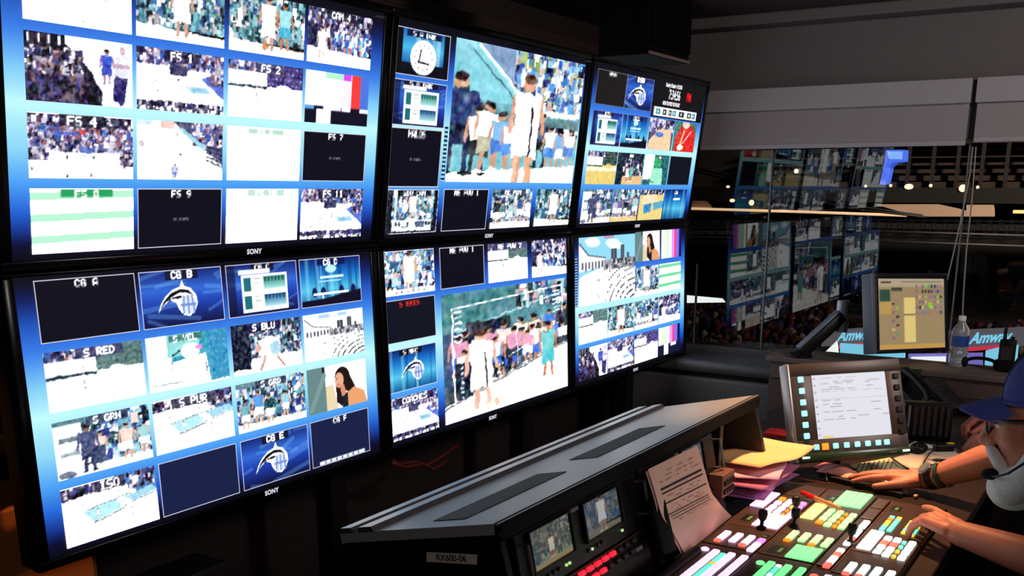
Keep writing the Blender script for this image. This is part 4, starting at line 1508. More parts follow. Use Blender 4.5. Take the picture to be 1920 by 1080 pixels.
key_panel('key_panel', 'black key panel with red lit keys under the two small screens', 0.145, 0.635, 0.752, 0.846, FY - 0.064, R(20), {(0, 0), (1, 0), (2, 0), (3, 0), (4, 0), (2, 1), (3, 1), (4, 1), (1, 1), (5, 1)}, 'key panels in the console')
key_panel('key_panel', 'dark key panel with unlit keys behind the printed script sheet', 0.665, 1.075, 0.752, 0.846, FY - 0.064, R(20), {(7, 0)}, 'key panels in the console')
# remote handset leaning beside the script sheet
h = thing('remote_handset', 'black handset with a keypad leaning left of the printed script sheet', 'handset', on_y(1255, 1050, -1.31))
ax = Vector((.0, .30, 1)).normalized()
c0 = on_y(1240, 985, -1.295)
hx = Vector((.97, -.24, 0)).normalized()
hn = hx.cross(ax)
MB().obox(c0, hx, ax, hn, (.048, .125, .020), .007).build('body', BLACK_MATTE, h, smooth=True)
for r in range(6):
    for k in range(3):
        MB().obox(c0 + hx * ((k - 1) * .013) + ax * (.03 - r * .014) - hn * .012, hx, ax, hn, (.008, .007, .004), .0015).build('key', mat('grey rubber key', (.3, .29, .3), .7), h)
MB().obox(c0 + ax * .052 - hn * .0115, hx, ax, hn, (.036, .018, .002)).build('display', mat('dark lcd', (.12, .15, .14), .25), h)
# ledge bar in front of the key panels
tag(MB().tube([(0.30, FY - .105, .768), (0.76, FY - .105, .768)], .012, 10).build('guard_bar', BLACK, smooth=True), 'black bar on the desk in front of the red lit keys', 'bar')
ob = thing('patch_box', 'small brown box with labelled sockets behind the script sheet', 'box', (1.02, -1.28, .752))
c1 = on_y(1352, 905, -1.27)
MB().box(c1 - Vector((.04, .02, .030)), c1 + Vector((.04, .02, .030)), .003).build('body', mat('brown case', (.5, .33, .27), .5), ob)
for k in range(4):
    for r in range(2):
        MB().box(c1 + Vector((-.032 + k * .017, -.024, -.02 + r * .022)), c1 + Vector((-.02 + k * .017, -.02, -.008 + r * .022))).build('socket', BLACK, ob)
tb = tag(MB().obox(on_z(1384, 934, .758), (.85, -.5, .1), (.5, .86, 0), (-.1, 0, 1), (.075, .045, .008), .003).build('phone', mat('dark blue glossy case', (.16, .18, .27), .2), smooth=True),
         'small dark phone lying behind the pink lit keys', 'phone')

# ------------------------------------------------------------------ worktops
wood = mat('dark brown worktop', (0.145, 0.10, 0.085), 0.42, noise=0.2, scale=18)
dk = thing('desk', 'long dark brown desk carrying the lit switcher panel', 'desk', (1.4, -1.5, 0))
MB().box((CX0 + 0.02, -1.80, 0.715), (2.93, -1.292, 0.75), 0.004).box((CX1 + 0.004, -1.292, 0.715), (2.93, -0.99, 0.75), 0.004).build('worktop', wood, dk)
for X in (0.45, 2.86):
    MB().box((X, -1.70, 0), (X + 0.05, -1.31, 0.714), 0.004).build('leg', BLACK_MATTE, dk)
MB().box((0.5, -1.34, 0.35), (2.86, -1.31, 0.70)).build('modesty_panel', BLACK_MATTE, dk)
sh = thing('window_counter', 'brown grey raised counter along the window carrying bottle and walkie-talkie', 'counter', (3.08, -1.8, 0))
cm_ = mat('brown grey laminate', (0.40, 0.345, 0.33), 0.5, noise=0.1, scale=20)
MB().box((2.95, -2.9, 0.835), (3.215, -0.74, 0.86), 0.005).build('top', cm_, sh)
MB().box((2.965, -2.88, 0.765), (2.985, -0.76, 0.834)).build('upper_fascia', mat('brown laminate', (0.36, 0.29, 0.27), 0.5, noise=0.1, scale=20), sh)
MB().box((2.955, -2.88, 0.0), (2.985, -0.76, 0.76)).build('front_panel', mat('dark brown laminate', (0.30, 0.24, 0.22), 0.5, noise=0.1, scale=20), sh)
for Y_ in (-2.86, -0.79):
    MB().box((2.99, Y_, 0), (3.20, Y_ + 0.03, 0.834)).build('end_panel', DARK, sh)

# ------------------------------------------------------------------ the vision switcher
PZ = 0.766
sw = thing('vision_switcher', 'large switcher panel crowded with pink, green and white lit keys on the desk', 'switcher', (0.95, -1.53, .75))
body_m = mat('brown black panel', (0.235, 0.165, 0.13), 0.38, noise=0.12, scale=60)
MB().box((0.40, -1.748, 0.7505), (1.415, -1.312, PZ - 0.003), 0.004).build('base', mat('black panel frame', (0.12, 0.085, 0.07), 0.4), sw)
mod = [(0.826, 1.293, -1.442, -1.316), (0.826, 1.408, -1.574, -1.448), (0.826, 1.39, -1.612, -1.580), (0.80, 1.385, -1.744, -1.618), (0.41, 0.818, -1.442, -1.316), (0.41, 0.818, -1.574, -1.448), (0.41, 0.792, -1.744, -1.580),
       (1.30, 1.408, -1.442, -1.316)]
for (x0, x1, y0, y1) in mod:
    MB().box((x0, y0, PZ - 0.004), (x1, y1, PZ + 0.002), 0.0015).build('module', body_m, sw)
    if x1 > .9 and y1 - y0 > .05:
        mb = MB().box((x0 + .002, y1 - .002, PZ + .002), (x1 - .002, y1 + .000, PZ + .0035))
        mb.box((x0 + .155, y0 + .004, PZ + .0015), (x0 + .158, y1 - .004, PZ + .0035)).build('module_edge', mat('worn brass edge', (.62, .38, .22), .35, metal=.6), sw)
# the two raised blocks that slope toward the operator
KB = {'pink': glow('pink lit key', (1.0, .82, .98), 1.25), 'green': glow('green lit key', (.70, 1.0, .66), 1.1), 'mint': glow('mint lit key', (.50, .97, .62), 1.0), 'white': glow('white lit key', (.92, .98, 1.0), 1.35),
      'orange': glow('orange lit key', (1.0, .55, .12), 1.0), 'yellow': glow('yellow lit key', (.97, .98, .55), 1.15), 'cyan': glow('cyan lit key', (.45, .95, .85), .9), 'coral': glow('coral lit key', (1.0, .45, .38), 1.0),
      'violet': glow('violet lit key', (.90, .55, .95), .9), 'amber': glow('amber lit key', (.92, .78, .30), .9)}
GAP = mat('dark key well', (0.13, 0.07, 0.13), 0.5)
nbut = 0


def key(x, y, sx, sy, colour, name='key', h=.006, rd=.003):
    MB().box((x - sx / 2, y - sy / 2, PZ + .0005), (x + sx / 2, y + sy / 2, PZ + .002 + h), rd, seg=3).build(name, KB[colour], sw, smooth=True)


def pad(x0, x1, y0, y1, nx, ny, colour, name='key_block'):
    mb = MB()
    dx, dy = (x1 - x0) / nx, (y1 - y0) / ny
    for i in range(nx):
        for j in range(ny):
            mb.box((x0 + dx * i + .0006, y0 + dy * j + .0006, PZ), (x0 + dx * (i + 1) - .0006, y0 + dy * (j + 1) - .0006, PZ + .006), .001, seg=1)
    return mb.build(name, KB[colour] if isinstance(colour, str) else [KB[c] for c in colour], sw)


# first bank, pink
pad(1.143, 1.285, -1.352, -1.316, 4, 2, 'pink')
pad(0.998, 1.106, -1.437, -1.372, 5, 4, 'pink')
for Y_, xs, col in ((-1.372, (1.237, 1.200, 1.160, 1.126), 'pink'), (-1.395, (1.229, 1.197, 1.158, 1.123), 'pink'), (-1.430, (1.224, 1.189, 1.150, 1.115), 'pink')):
    for k, x in enumerate(xs):
        key(x, Y_, .026, .0165, 'orange' if (Y_ > -1.38 and k == 0) else ('violet' if Y_ < -1.42 and k < 2 else col))
for k, x in enumerate((1.222, 1.182, 1.146, 1.111)):
    key(x, -1.4135, .018, .008, 'amber' if k < 2 else 'orange')
for k, Y_ in enumerate((-1.346, -1.376, -1.405)):
    key(.885, Y_, .062, .0165, 'pink')
    if k != 1:
        key(.845, Y_, .014, .0165, 'coral')
for k in range(3):
    key(.895 - k * .032, -1.432, .027, .0165, 'violet' if k == 0 else 'pink')
# second bank, green
pad(1.118, 1.252, -1.487, -1.454, 4, 2, 'yellow')
pad(1.268, 1.408, -1.564, -1.492, 6, 4, 'mint')
pad(0.828, 0.917, -1.570, -1.508, 6, 4, 'mint')
for Y_, xs in ((-1.507, (1.209, 1.174, 1.138, 1.105)), (-1.529, (1.206, 1.173, 1.136, 1.096)), (-1.563, (1.199, 1.162, 1.130, 1.095))):
    for k, x in enumerate(xs):
        key(x, Y_, .026, .0165, 'orange' if (Y_ > -1.51 and k == 3) else 'green')
for x in (1.197, 1.159, 1.124, 1.091):
    key(x, -1.5465, .018, .009, 'orange')
key(1.272, -1.482, .020, .014, 'orange')
for k, Y_ in enumerate((-1.481, -1.5095, -1.537)):
    key(.974, Y_, .062, .0165, 'green')
    if k != 1:
        key(.934, Y_, .014, .0165, 'orange')
for k in range(2):
    key(.984 - k * .034, -1.564, .028, .0165, 'green')
# narrow white strip
for k, (x, c) in enumerate(((1.160, 'white'), (1.130, 'white'), (1.085, 'white'), (1.055, 'white'), (1.022, 'coral'), (.990, 'white'), (.928, 'white'), (.900, 'coral'), (.872, 'white'), (.846, 'white'), (.824, 'coral'))):
    key(x, -1.604, .027, .016, c)
# last bank, white
pad(0.972, 1.116, -1.659, -1.627, 4, 2, 'white')
for Y_, xs in ((-1.675, (1.073, 1.037, 1.005, .968)), (-1.696, (1.072, 1.034, .999, .962)), (-1.730, (1.065, 1.031, .997, .958))):
    for k, x in enumerate(xs):
        key(x, Y_, .026, .0165, 'coral' if (k == 1 and Y_ > -1.70) else 'white')
for k, x in enumerate((1.062, 1.027, .993, .956)):
    key(x, -1.713, .017, .009, 'cyan' if k < 2 else 'amber')
for k, Y_ in enumerate((-1.650, -1.677, -1.703)):
    key(.835, Y_, .066, .0165, 'white')
    if k != 2:
        key(.797, Y_, .012, .0165, 'coral')
for k in range(2):
    key(.848 - k * .032, -1.731, .027, .0165, 'white')
# toggle columns beside the near hand
small = MB()
sm_cols = ['cyan', 'amber', 'white', 'green', 'pink', 'orange']


def srow(x0, x1, y, n, cols, sx=.7, sy=.011):
    d = (x1 - x0) / n
    for k in range(n):
        small.mi = sm_cols.index(cols[k % len(cols)])
        small.box((x0 + d * (k + .5) - d * sx / 2, y - sy / 2, PZ), (x0 + d * (k + .5) + d * sx / 2, y + sy / 2, PZ + .006))


srow(1.125, 1.252, -1.6475, 6, ['cyan', 'cyan', 'amber', 'amber', 'orange', 'cyan'])
srow(1.125, 1.252, -1.6645, 6, ['cyan', 'cyan', 'cyan', 'cyan', 'cyan', 'amber'])
srow(1.125, 1.24, -1.697, 5, ['amber', 'cyan', 'amber', 'cyan', 'amber'])
srow(1.115, 1.20, -1.717, 4, ['amber', 'cyan', 'cyan', 'amber'])
# bus rows at the left of the banks: long keys touching one another
for Y_, x0 in ((-1.370, .43), (-1.4065, .43), (-1.4365, .43)):
    for k in range(6):
        key(.752 - k * .058, Y_, .0565, .0165, 'pink', 'bus_key')
srow(.43, .772, -1.3895, 22, ['cyan', 'cyan', 'cyan', 'amber', 'cyan', 'cyan', 'cyan'])
for Y_ in (-1.4985, -1.5355, -1.566):
    for k in range(6):
        key(.748 - k * .058, Y_, .0565, .0165, 'mint', 'bus_key')
srow(.43, .77, -1.517, 22, ['cyan', 'white', 'cyan', 'cyan'])
for Y_ in (-1.625, -1.662, -1.69, -1.722):
    for k in range(5):
        key(.735 - k * .058, Y_, .0565, .0165, 'white', 'bus_key')
so = small.build('small_keys', [KB[c] for c in sm_cols], sw)
so['kind'] = 'stuff'
for x, y, c in ((.776, -1.343, 'pink'), (.761, -1.477, 'mint'), (.747, -1.598, 'coral')):
    MB().lathe([(.0095, 0), (.0095, .005), (.007, .007)], (x, y, PZ), n=20).build('round_key', KB[c], sw, smooth=True)
lcd = mat('dim green lcd', (.10, .13, .06), .25)
lcl = glow('dim lcd figures', (.35, .5, .2), .5)
for (x0, x1, y0, y1) in ((1.02, 1.075, -1.362, -1.334), (.922, .950, -1.438, -1.424), (.84, .892, -1.498, -1.462), (1.30, 1.345, -1.490, -1.462), (1.30, 1.345, -1.652, -1.628), (.80, .83, -1.74, -1.71)):
    o_ = MB().box((x0, y0, PZ + .0005), (x1, y1, PZ + .003), .0008).build('readout', lcd, sw)
    MB().box((x0 + .01, y0 + .006, PZ + .003), (x1 - .012, y0 + .014, PZ + .0034)).build('figures', lcl, o_)
for (x, y, lean) in ((.985, -1.402, (.35, .05, 1)), (1.148, -1.437, (-.1, .05, 1)), (1.045, -1.460, (.15, -.1, 1)), (.998, -1.608, (.25, 0, 1))):
    a_ = Vector(lean).normalized()
    c = Vector((x, y, PZ + .002))
    MB().lathe([(.012, 0), (.012, .004), (.006, .008)], c, n=16).build('joystick_collar', STEEL if y < -1.6 else BLACK, sw, smooth=True)
    MB().lathe([(.0045, 0), (.0045, .018), (.0095, .024), (.0115, .036), (.0095, .046), (.003, .048)], c, a_, 16).build('joystick', BLACK, sw, smooth=True)
# plain blank plates right of the narrow strip
for (x0, x1, y0, y1) in ((1.30, 1.385, -1.612, -1.582), (1.20, 1.285, -1.612, -1.582)):
    MB().box((x0, y0, PZ + .001), (x1, y1, PZ + .004), .001).build('blank_plate', mat('brown plate', (.30, .22, .17), .35), sw)
# marker pen lying across the panel
pen = thing('marker_pen', 'red capped marker pen lying across the far edge of the switcher', 'pen', (1.25, -1.46, PZ))
pa, pb = on_z(1503, 923, .784), on_z(1576, 954, .784)
dp = (pb - pa)
L_ = dp.length
ax = dp.normalized()
MB().lathe([(.004, 0), (.0065, .003), (.0068, L_ * .34), (.0068, L_ * .36)], pa, ax, 14).build('cap', RED, pen, smooth=True)
MB().lathe([(.006, L_ * .36), (.006, L_ * .97), (.004, L_)], pa, ax, 14).build('barrel', mat('tan pen barrel', (.78, .55, .36), .4), pen, smooth=True)
# ------------------------------------------------------------------ screens that stand on the desk
def frame4(tl, bl, tr, br):
    tl, bl, tr, br = map(Vector, (tl, bl, tr, br))
    ex = ((tr - tl) + (br - bl)).normalized()
    ey = ((tl - bl) + (tr - br))
    ey = (ey - ex * ey.dot(ex)).normalized()
    c = (tl + bl + tr + br) / 4
    w = ((tr - tl).length + (br - bl).length) / 2
    h = ((tl - bl).length + (tr - br).length) / 2
    return c, ex, ey, ex.cross(ey), w, h


# touch panel of the switcher
c, ex, ey, nz, w, h = frame4(at_d(1483, 682, 2.99), at_d(1492, 870, 2.955), at_d(1695, 673, 3.16), at_d(1697, 851, 3.125))
P = lambda u, v, d=0.0: c + ex * ((u - .5) * w) + ey * ((v - .5) * h) + nz * d
case = mat('dark brown grey case', (0.235, 0.20, 0.185), 0.4, noise=0.06, scale=40)
t = thing('touch_panel', 'touch screen panel with rows of lit cyan keys standing behind the switcher', 'monitor', Vector((c.x, c.y, .75)))
mb = MB()
u0, u1, v0, v1 = .195, .862, .225, .875
for (ua, ub, va, vb) in ((0, 1, v1, 1), (0, 1, 0, v0), (0, u0, v0, v1), (u1, 1, v0, v1)):
    mb.obox(P((ua + ub) / 2, (va + vb) / 2, -.008), ex, ey, nz, ((ub - ua) * w, (vb - va) * h, .018), .002)
mb.build('bezel', case, t, smooth=True)
MB().obox(P(.5, .5, -.04), ex, ey, nz, (w, h, .05), .006).build('housing', case, t, smooth=True)
MB().obox(P(-.012, .5, -.018), ex, ey, nz, (.012, h * 1.01, .045), .004).build('side_rail', STEEL, t, smooth=True)
MB().obox(P(.5, .045, .004), ex, ey, nz, (w * .985, .022, .012), .004).build('chin', mat('case tinted by green key glow', (.16, .26, .15), .25), t, smooth=True)  # green shine from the switcher's keys is put into the chin's colour


def menu(cv, s):
    cv.rect(0, 0, 1, 1, (.90, .90, .94))
    cv.g = np.random.default_rng(4)
    for y in (.05, .11, .14, .2, .23, .26, .4, .46, .5, .58, .66, .7):
        x = .12
        while x < .95:
            d = cv.g.uniform(.05, .16)
            if cv.g.random() < (.85 if x < .5 else .35):
                cv.rect(x, y, x + d, y + .012, (.66, .67, .73))
            x += d + cv.g.uniform(.02, .08)
    for k in range(9):
        cv.rect(.03, .05 + k * .11, .055, .07 + k * .11, (.6, .6, .68))
    cv.rect(.1, .38, .97, .385, (.75, .75, .8))
    cv.rect(.08, .955, .21, .985, (.95, .82, .4))


picture('screen', paint(menu, '', 90, 76, 1, False), P(u0, v0, -.004), ex, ey, (u1 - u0) * w, (v1 - v0) * h, t, gain=.95, boost=0)
ky = glow('cyan lit square key', (.56, .92, .93), 1.0)
ko = glow('orange lit square key', (1.0, .52, .1), 1.3)


def uv(x, y):
    d = pix_ray(x, y)
    k = (c - CAM_C).dot(nz) / d.dot(nz)
    q = CAM_C + d * k - c
    return q.dot(ex) / w + .5, q.dot(ey) / h + .5


for y in (712, 733.5, 755, 776, 797.5, 818.5):
    u, v = uv(1503, y)
    MB().obox(P(.092, v, .003), ex, ey, nz, (.0165, .0165, .008), .002).build('lit_key', ky, t)
    MB().obox(P(.945, v - .02, .003), ex, ey, nz, (.0165, .0165, .008), .002).build('unlit_key', BLACK, t)
for x, y in ((1530, 838), (1546.5, 836), (1566, 834.5), (1586.5, 833), (1606.5, 831), (1626, 829.5), (1645.5, 828), (1661.5, 826.5)):
    u, v = uv(x, y)
    hot = x == 1546.5
    MB().obox(P(u, .145, .003), ex, ey, nz, (.019 if hot else .0155,) * 2 + (.008,), .002).build('lit_key', ko if hot else ky, t)
for u, v in ((.055, .045), (.95, .045)):
    MB().obox(P(u, v, .0105), ex, ey, nz, (.022, .006, .002)).build('lit_label', glow('pale lit label', (.85, 1, .93), 1.1), t)
MB().obox(P(.83, .04, .0105), ex, ey, nz, (.022, .005, .002)).build('dull_label', mat('grey label', (.3, .32, .3), .5), t)
st0 = P(.55, .3, -.07)
MB().tube([st0, st0 - nz * .03 + Vector((0, 0, -.05)), Vector((st0.x, st0.y, .77)) - nz * .05, Vector((st0.x, st0.y, .752)) - nz * .05], .016, 10).build('stand', BLACK, t, smooth=True)
MB().lathe([(.09, 0), (.09, .008), (.03, .014)], Vector((st0.x, st0.y, .7515)) - nz * .04, n=28).build('foot', BLACK, t, smooth=True)

# monitor on the arm
c, ex, ey, nz, w, h = frame4(at_d(1650, 512, 4.42), at_d(1637, 664, 4.36), at_d(1788, 515, 4.74), at_d(1768, 656, 4.68))
P = lambda u, v, d=0.0: c + ex * ((u - .5) * w) + ey * ((v - .5) * h) + nz * d
arm = thing('monitor_arm', 'black and silver support arm rising from the counter to the tan screen', 'arm', (3.05, -0.87, .86))
t = thing('arm_monitor', 'monitor on a raised arm, its tan screen full of small coloured icons', 'monitor', c)
mb = MB()
u0, u1, v0, v1 = .035, .955, .05, .93
for (ua, ub, va, vb) in ((0, 1, v1, 1), (0, 1, 0, v0), (0, u0, v0, v1), (u1, 1, v0, v1)):
    mb.obox(P((ua + ub) / 2, (va + vb) / 2, -.012), ex, ey, nz, ((ub - ua) * w, (vb - va) * h, .026), .003)
mb.build('bezel', mat('navy black bezel', (.07, .065, .13), .35), t, smooth=True)
MB().obox(P(.5, .5, -.03), ex, ey, nz, (w * .99, h * .99, .04), .006).build('housing', BLACK, t, smooth=True)
MB().obox(P(-.02, .5, -.03), ex, ey, nz, (.026, h * 1.0, .055), .006).build('side_trim', mat('blue grey plastic', (.36, .40, .46), .4), t, smooth=True)


def tan(cv, s):
    cv.rect(0, 0, 1, 1, (.64, .55, .40))
    cv.rect(0, 0, 1, .12, (.72, .66, .54))
    cv.rect(.05, .045, .2, .07, (.35, .3, .26))
    cv.rect(.35, .04, .95, .06, (.5, .45, .42))
    cv.rect(.2, .13, .36, .18, (.28, .26, .24))
    cv.rect(.03, .16, .18, .32, (.18, .3, .24))
    cv.rect(.03, .33, .2, .5, (.76, .62, .34))
    cv.rect(.38, .27, .55, .9, (.92, .82, .5))
    cv.rect(.38, .5, .55, .52, (.5, .42, .3))
    cv.rect(0, .93, 1, 1, (.8, .62, .32))
    g = np.random.default_rng(3)
    pal = [(.3, .25, .28), (.55, .4, .5), (.5, .8, .3), (.35, .6, .5), (.75, .4, .42), (.2, .2, .22), (.8, .75, .6), (.5, .45, .7)]
    for r in range(6):
        for k in range(9):
            if g.random() < .75:
                x, y = .56 + k * .046, .09 + r * .075
                cv.rect(x, y, x + .03, y + .045, pal[g.integers(8)])
    for k in range(9):
        x, y = .2 + .06 * (k % 2), .34 + k * .06
        cv.rect(x, y, x + .045, y + .035, pal[g.integers(8)])
    cv.rect(.75, .34, .8, .42, (.55, .85, .2))


picture('screen', paint(tan, '', 80, 70, 2, False), P(u0, v0, -.004), ex, ey, (u1 - u0) * w, (v1 - v0) * h, t, gain=.85, boost=0)
MB().obox(P(.5, .45, -.065), ex, ey, nz, (.11, .11, .03), .004).build('mount_plate', BLACK, t)
base = on_z(1500, 668, .862)
j1 = at_d(1579, 596, 4.55)
jh = at_d(1640, 588, 4.62)
bk = P(.5, .45, -.085)
axd = (j1 - base).normalized()
sv = axd.cross(Vector((0, 0, 1))).normalized()
MB().lathe([(.05, 0), (.05, .012), (.03, .02)], base - Vector((0, 0, .001)), n=24).build('foot_plate', BLACK, arm, smooth=True)
MB().obox((base + j1) / 2 + Vector((0, 0, .012)), axd, sv, axd.cross(sv), ((j1 - base).length, .055, .05), .01).build('lower_arm', BLACK, arm, smooth=True)
MB().obox((base + j1) / 2 + Vector((-.008, .012, .034)), axd, sv, axd.cross(sv), ((j1 - base).length * .96, .04, .012), .004).build('cover_strip', mat('blue grey cover', (.42, .46, .52), .4), arm, smooth=True)
MB().lathe([(.026, -.06), (.026, .075)], j1, n=18).build('pivot', mat('pale silver pivot', (.62, .64, .68), .35, metal=.5), arm, smooth=True)
MB().tube([j1 + Vector((0, 0, .045)), j1.lerp(bk, .5) + Vector((0, 0, .03)), bk], .022, 10).build('upper_arm', DARK, arm, smooth=True)

# things on the window counter
b0 = on_z(1795, 686, .861)
bt = thing('water_bottle', 'clear plastic water bottle with a blue label standing on the window counter', 'bottle', b0)
clearp = bpy.data.materials.new('clear bottle plastic')
clearp.use_nodes = True
_n = clearp.node_tree.nodes['Principled BSDF']
_n.inputs['Base Color'].default_value = (.92, .93, .98, 1)
_n.inputs['Roughness'].default_value = .12
_n.inputs['Transmission Weight'].default_value = .8
_n.inputs['IOR'].default_value = 1.2
MB().lathe([(.030, 0), (.033, .006), (.033, .03), (.031, .034), (.033, .04), (.033, .075), (.031, .08), (.031, .128), (.033, .134), (.032, .15), (.014, .178), (.0135, .19)], b0, n=24).build('body', clearp, bt, smooth=True)
MB().lathe([(.0335, .083), (.0335, .125)], b0, n=24, cap=False).build('paper_label', mat('faintly glowing blue label', (.10, .22, .50), .5, emit=.12), bt, smooth=True)  # light on the label is painted as a faint glow of its own
MB().lathe([(.0145, .186), (.0145, .203), (.013, .205)], b0, n=18).build('cap', mat('white cap', (.85, .85, .88), .4), bt, smooth=True)
w0 = on_z(1884, 697, .861)
wk = thing('walkie_talkie', 'black walkie-talkie with a stub antenna standing on the window counter', 'radio', w0)
MB().box(w0 + Vector((-.018, -.029, 0)), w0 + Vector((.018, .029, .128)), .006).build('body', BLACK, wk, smooth=True)
MB().tube([w0 + Vector((0, .014, .125)), w0 + Vector((0, .014, .16)), w0 + Vector((0, .013, .205))], [.0075, .0065, .004], 12).build('antenna', BLACK, wk, smooth=True)
MB().lathe([(.007, 0), (.007, .014)], w0 + Vector((0, -.014, .126)), n=14).build('knob', BLACK, wk)
MB().box(w0 + Vector((-.0205, -.02, .05)), w0 + Vector((-.017, .02, .1))).build('grille', DARK, wk)
h0 = on_z(1838, 690, .861)
hs = thing('headset', 'black headset lying on the counter between bottle and walkie-talkie', 'headset', h0)
MB().tube([h0 + Vector((0, .06 * math.cos(q), .018 + .022 * math.sin(q))) for q in np.linspace(-.3, math.pi + .3, 14)], .007, 8).build('headband', BLACK, hs, smooth=True)
for sy in (-1, 1):
    MB().ball(h0 + Vector((-.01, sy * .06, .022)), .024, (.8, .6, .9)).build('ear_cushion', BLACK_MATTE, hs, smooth='all')

# desk telephone
p0 = on_z(1742, 768, .752)
fx = Vector((-.72, -.69, 0)).normalized()                 # the phone's front, toward its user
fy = Vector((0, 0, 1)).cross(fx)
ph = thing('desk_phone', 'black desk telephone with its handset in the cradle behind the touch panel', 'telephone', p0)
pp = lambda a_, b_, z_: p0 + fx * a_ + fy * b_ + Vector((0, 0, z_))
MB().prism([pp(.10, -.10, 0), pp(-.11, -.10, 0), pp(-.11, -.10, .095), pp(-.09, -.10, .10), pp(.10, -.10, .022)], fy * .2).build('body', BLACK, ph)
MB().prism([pp(.10, .015, .0235), pp(-.085, .015, .099), pp(-.085, .095, .099), pp(.10, .095, .0235)], Vector((0, 0, .003))).build('face_panel', mat('grey key field', (.26, .235, .235), .5), ph)
MB().tube([pp(.085, -.055, .055), pp(.06, -.055, .082), pp(-.02, -.055, .115), pp(-.085, -.055, .135), pp(-.11, -.055, .125)], [.022, .017, .0145, .018, .022], 12).build('handset', BLACK, ph, smooth=True)
for q in ((.075, .048), (-.1, .112)):
    MB().ball(pp(q[0], -.055, q[1]), .027, (1, 1, .75)).build('handset_cup', BLACK, ph, smooth='all')
for r in range(4):
    for k in range(3):
        MB().box(pp(.05 - r * .026 - .007, .035 + k * .02, .048 + r * .0107) - Vector((.006, .006, .004)), pp(.05 - r * .026 - .007, .035 + k * .02, .048 + r * .0107) + Vector((.006, .006, .005)), .0015).build('key', mat('grey phone key', (.3, .29, .3), .6), ph)
q0 = on_z(1722, 722, .752)
cp = tag(MB().lathe([(.033, 0), (.033, .11), (.035, .113)], on_z(1708, 741, .7515), n=20).build('mug', mat('grey green mug', (.23, .28, .20), .4), smooth=True), 'dull green mug in front of the telephone, just right of the touch panel', 'mug')
# ridged equipment box
k0 = on_z(1736, 826, .752)
kp = thing('intercom_panel', 'black intercom panel with upright ridges between touch panel and second operator', 'panel', k0)
kx = Vector((.30, -.95, 0)).normalized()
kz = Vector((0, 0, 1))
kn = kx.cross(kz)
MB().obox(k0 + kz * .062 - kn * .03, kx, kz, kn, (.15, .122, .06), .005).build('body', BLACK, kp, smooth=True)
for k in range(7):
    MB().obox(k0 + kx * (-.06 + k * .02) + kz * .066 + kn * .0015, kx, kz, kn, (.011, .1, .006), .001).build('ridge', mat('charcoal ridge', (.12, .10, .12), .5), kp)
MB().tube([k0 + kx * -.06 + kz * .045 + kn * .012, k0 + kx * -.06 + kz * .118 + kn * .012], .0028, 6).build('bright_rod', STEEL, kp)

# ------------------------------------------------------------------ papers and small things on the desk
def sheet(name, label, cat, pix, z, m, group=None, th=.0008, sag=None):
    p = [on_z(x, y, z) for x, y in pix]
    if len(p) == 4:
        rows = []
        for i in range(9):
            s = i / 8
            a_, b_ = p[0].lerp(p[3], s), p[1].lerp(p[2], s)
            row = []
            for j in range(9):
                q = a_.lerp(b_, j / 8)
                if sag:
                    q = q + Vector((0, 0, sag * math.sin(math.pi * s) * math.sin(math.pi * j / 8 * .9 + .2)))
                row.append(q)
            rows.append(row)
        mb = MB().grid(rows)
    else:
        mb = MB().poly(p)
    r = bmesh.ops.extrude_face_region(mb.bm, geom=list(mb.bm.faces))
    for v in r['geom']:
        if isinstance(v, bmesh.types.BMVert):
            v.co.z += th
    return tag(mb.build(name, m, smooth='all' if sag else False), label, cat, group)


pale = mat('cream paper', (.93, .85, .74), .8, noise=.03, scale=30)
sheet('paper_sheet', 'pale sheet of paper on the desk beyond the watch, a pen lying on it', 'paper', [(1672, 860), (1772, 832), (1850, 868), (1752, 912)], .7515, pale, 'loose papers on the desk')
sheet('paper_sheet', 'narrow pale sheet poking out below the far edge of the touch panel', 'paper', [(1694, 838), (1716, 828), (1800, 846), (1775, 857)], .7528, PAPER, 'loose papers on the desk')
ys = thing('notes_sheet', 'warm lit sheet with slanting pencil lines under the watch hand\'s fingers', 'paper', on_z(1640, 880, .753), 'loose papers on the desk')
o_ = sheet('page', None, None, [(1594, 872), (1668, 858), (1716, 893), (1642, 909)], .7545, mat('warm notes paper', (.95, .88, .66), .8, noise=.03, scale=30))
o_.parent = ys
o_.matrix_parent_inverse = ys.matrix_basis.inverted()
for k in range(8):
    x = 1606 + k * 9
    MB().tube([on_z(x + 7, 867 - k * .9, .7556), on_z(x - 3, 884 + (k % 3) * 3, .7556)], .0012, 5).build('pencil_line', mat('brown pencil', (.35, .22, .14), .8), ys)
pk = thing('pink_folder', 'crumpled pink paper lying below the touch panel\'s lower edge', 'paper', on_z(1570, 885, .753), 'loose papers on the desk')
for k, (q, m, sg) in enumerate(((((1524, 876), (1545, 867), (1598, 876), (1606, 906)), mat('rose paper', (.93, .52, .52), .75, noise=.06, scale=30), .012), (((1530, 884), (1552, 873), (1606, 884), (1618, 908)), mat('pink paper', (.97, .66, .60), .75, noise=.06, scale=30), .02))):
    o_ = sheet('leaf', None, None, q, .7535 + k * .004, m, sag=sg)
    o_.parent = pk
    o_.matrix_parent_inverse = pk.matrix_basis.inverted()
sheet('wrist_rest', 'long black padded rest on the desk between papers and switcher', 'pad', [(1546, 899), (1646, 909), (1692, 918), (1690, 934)], .752, mat('black rubber pad', (.07, .06, .065), .6), th=.012)
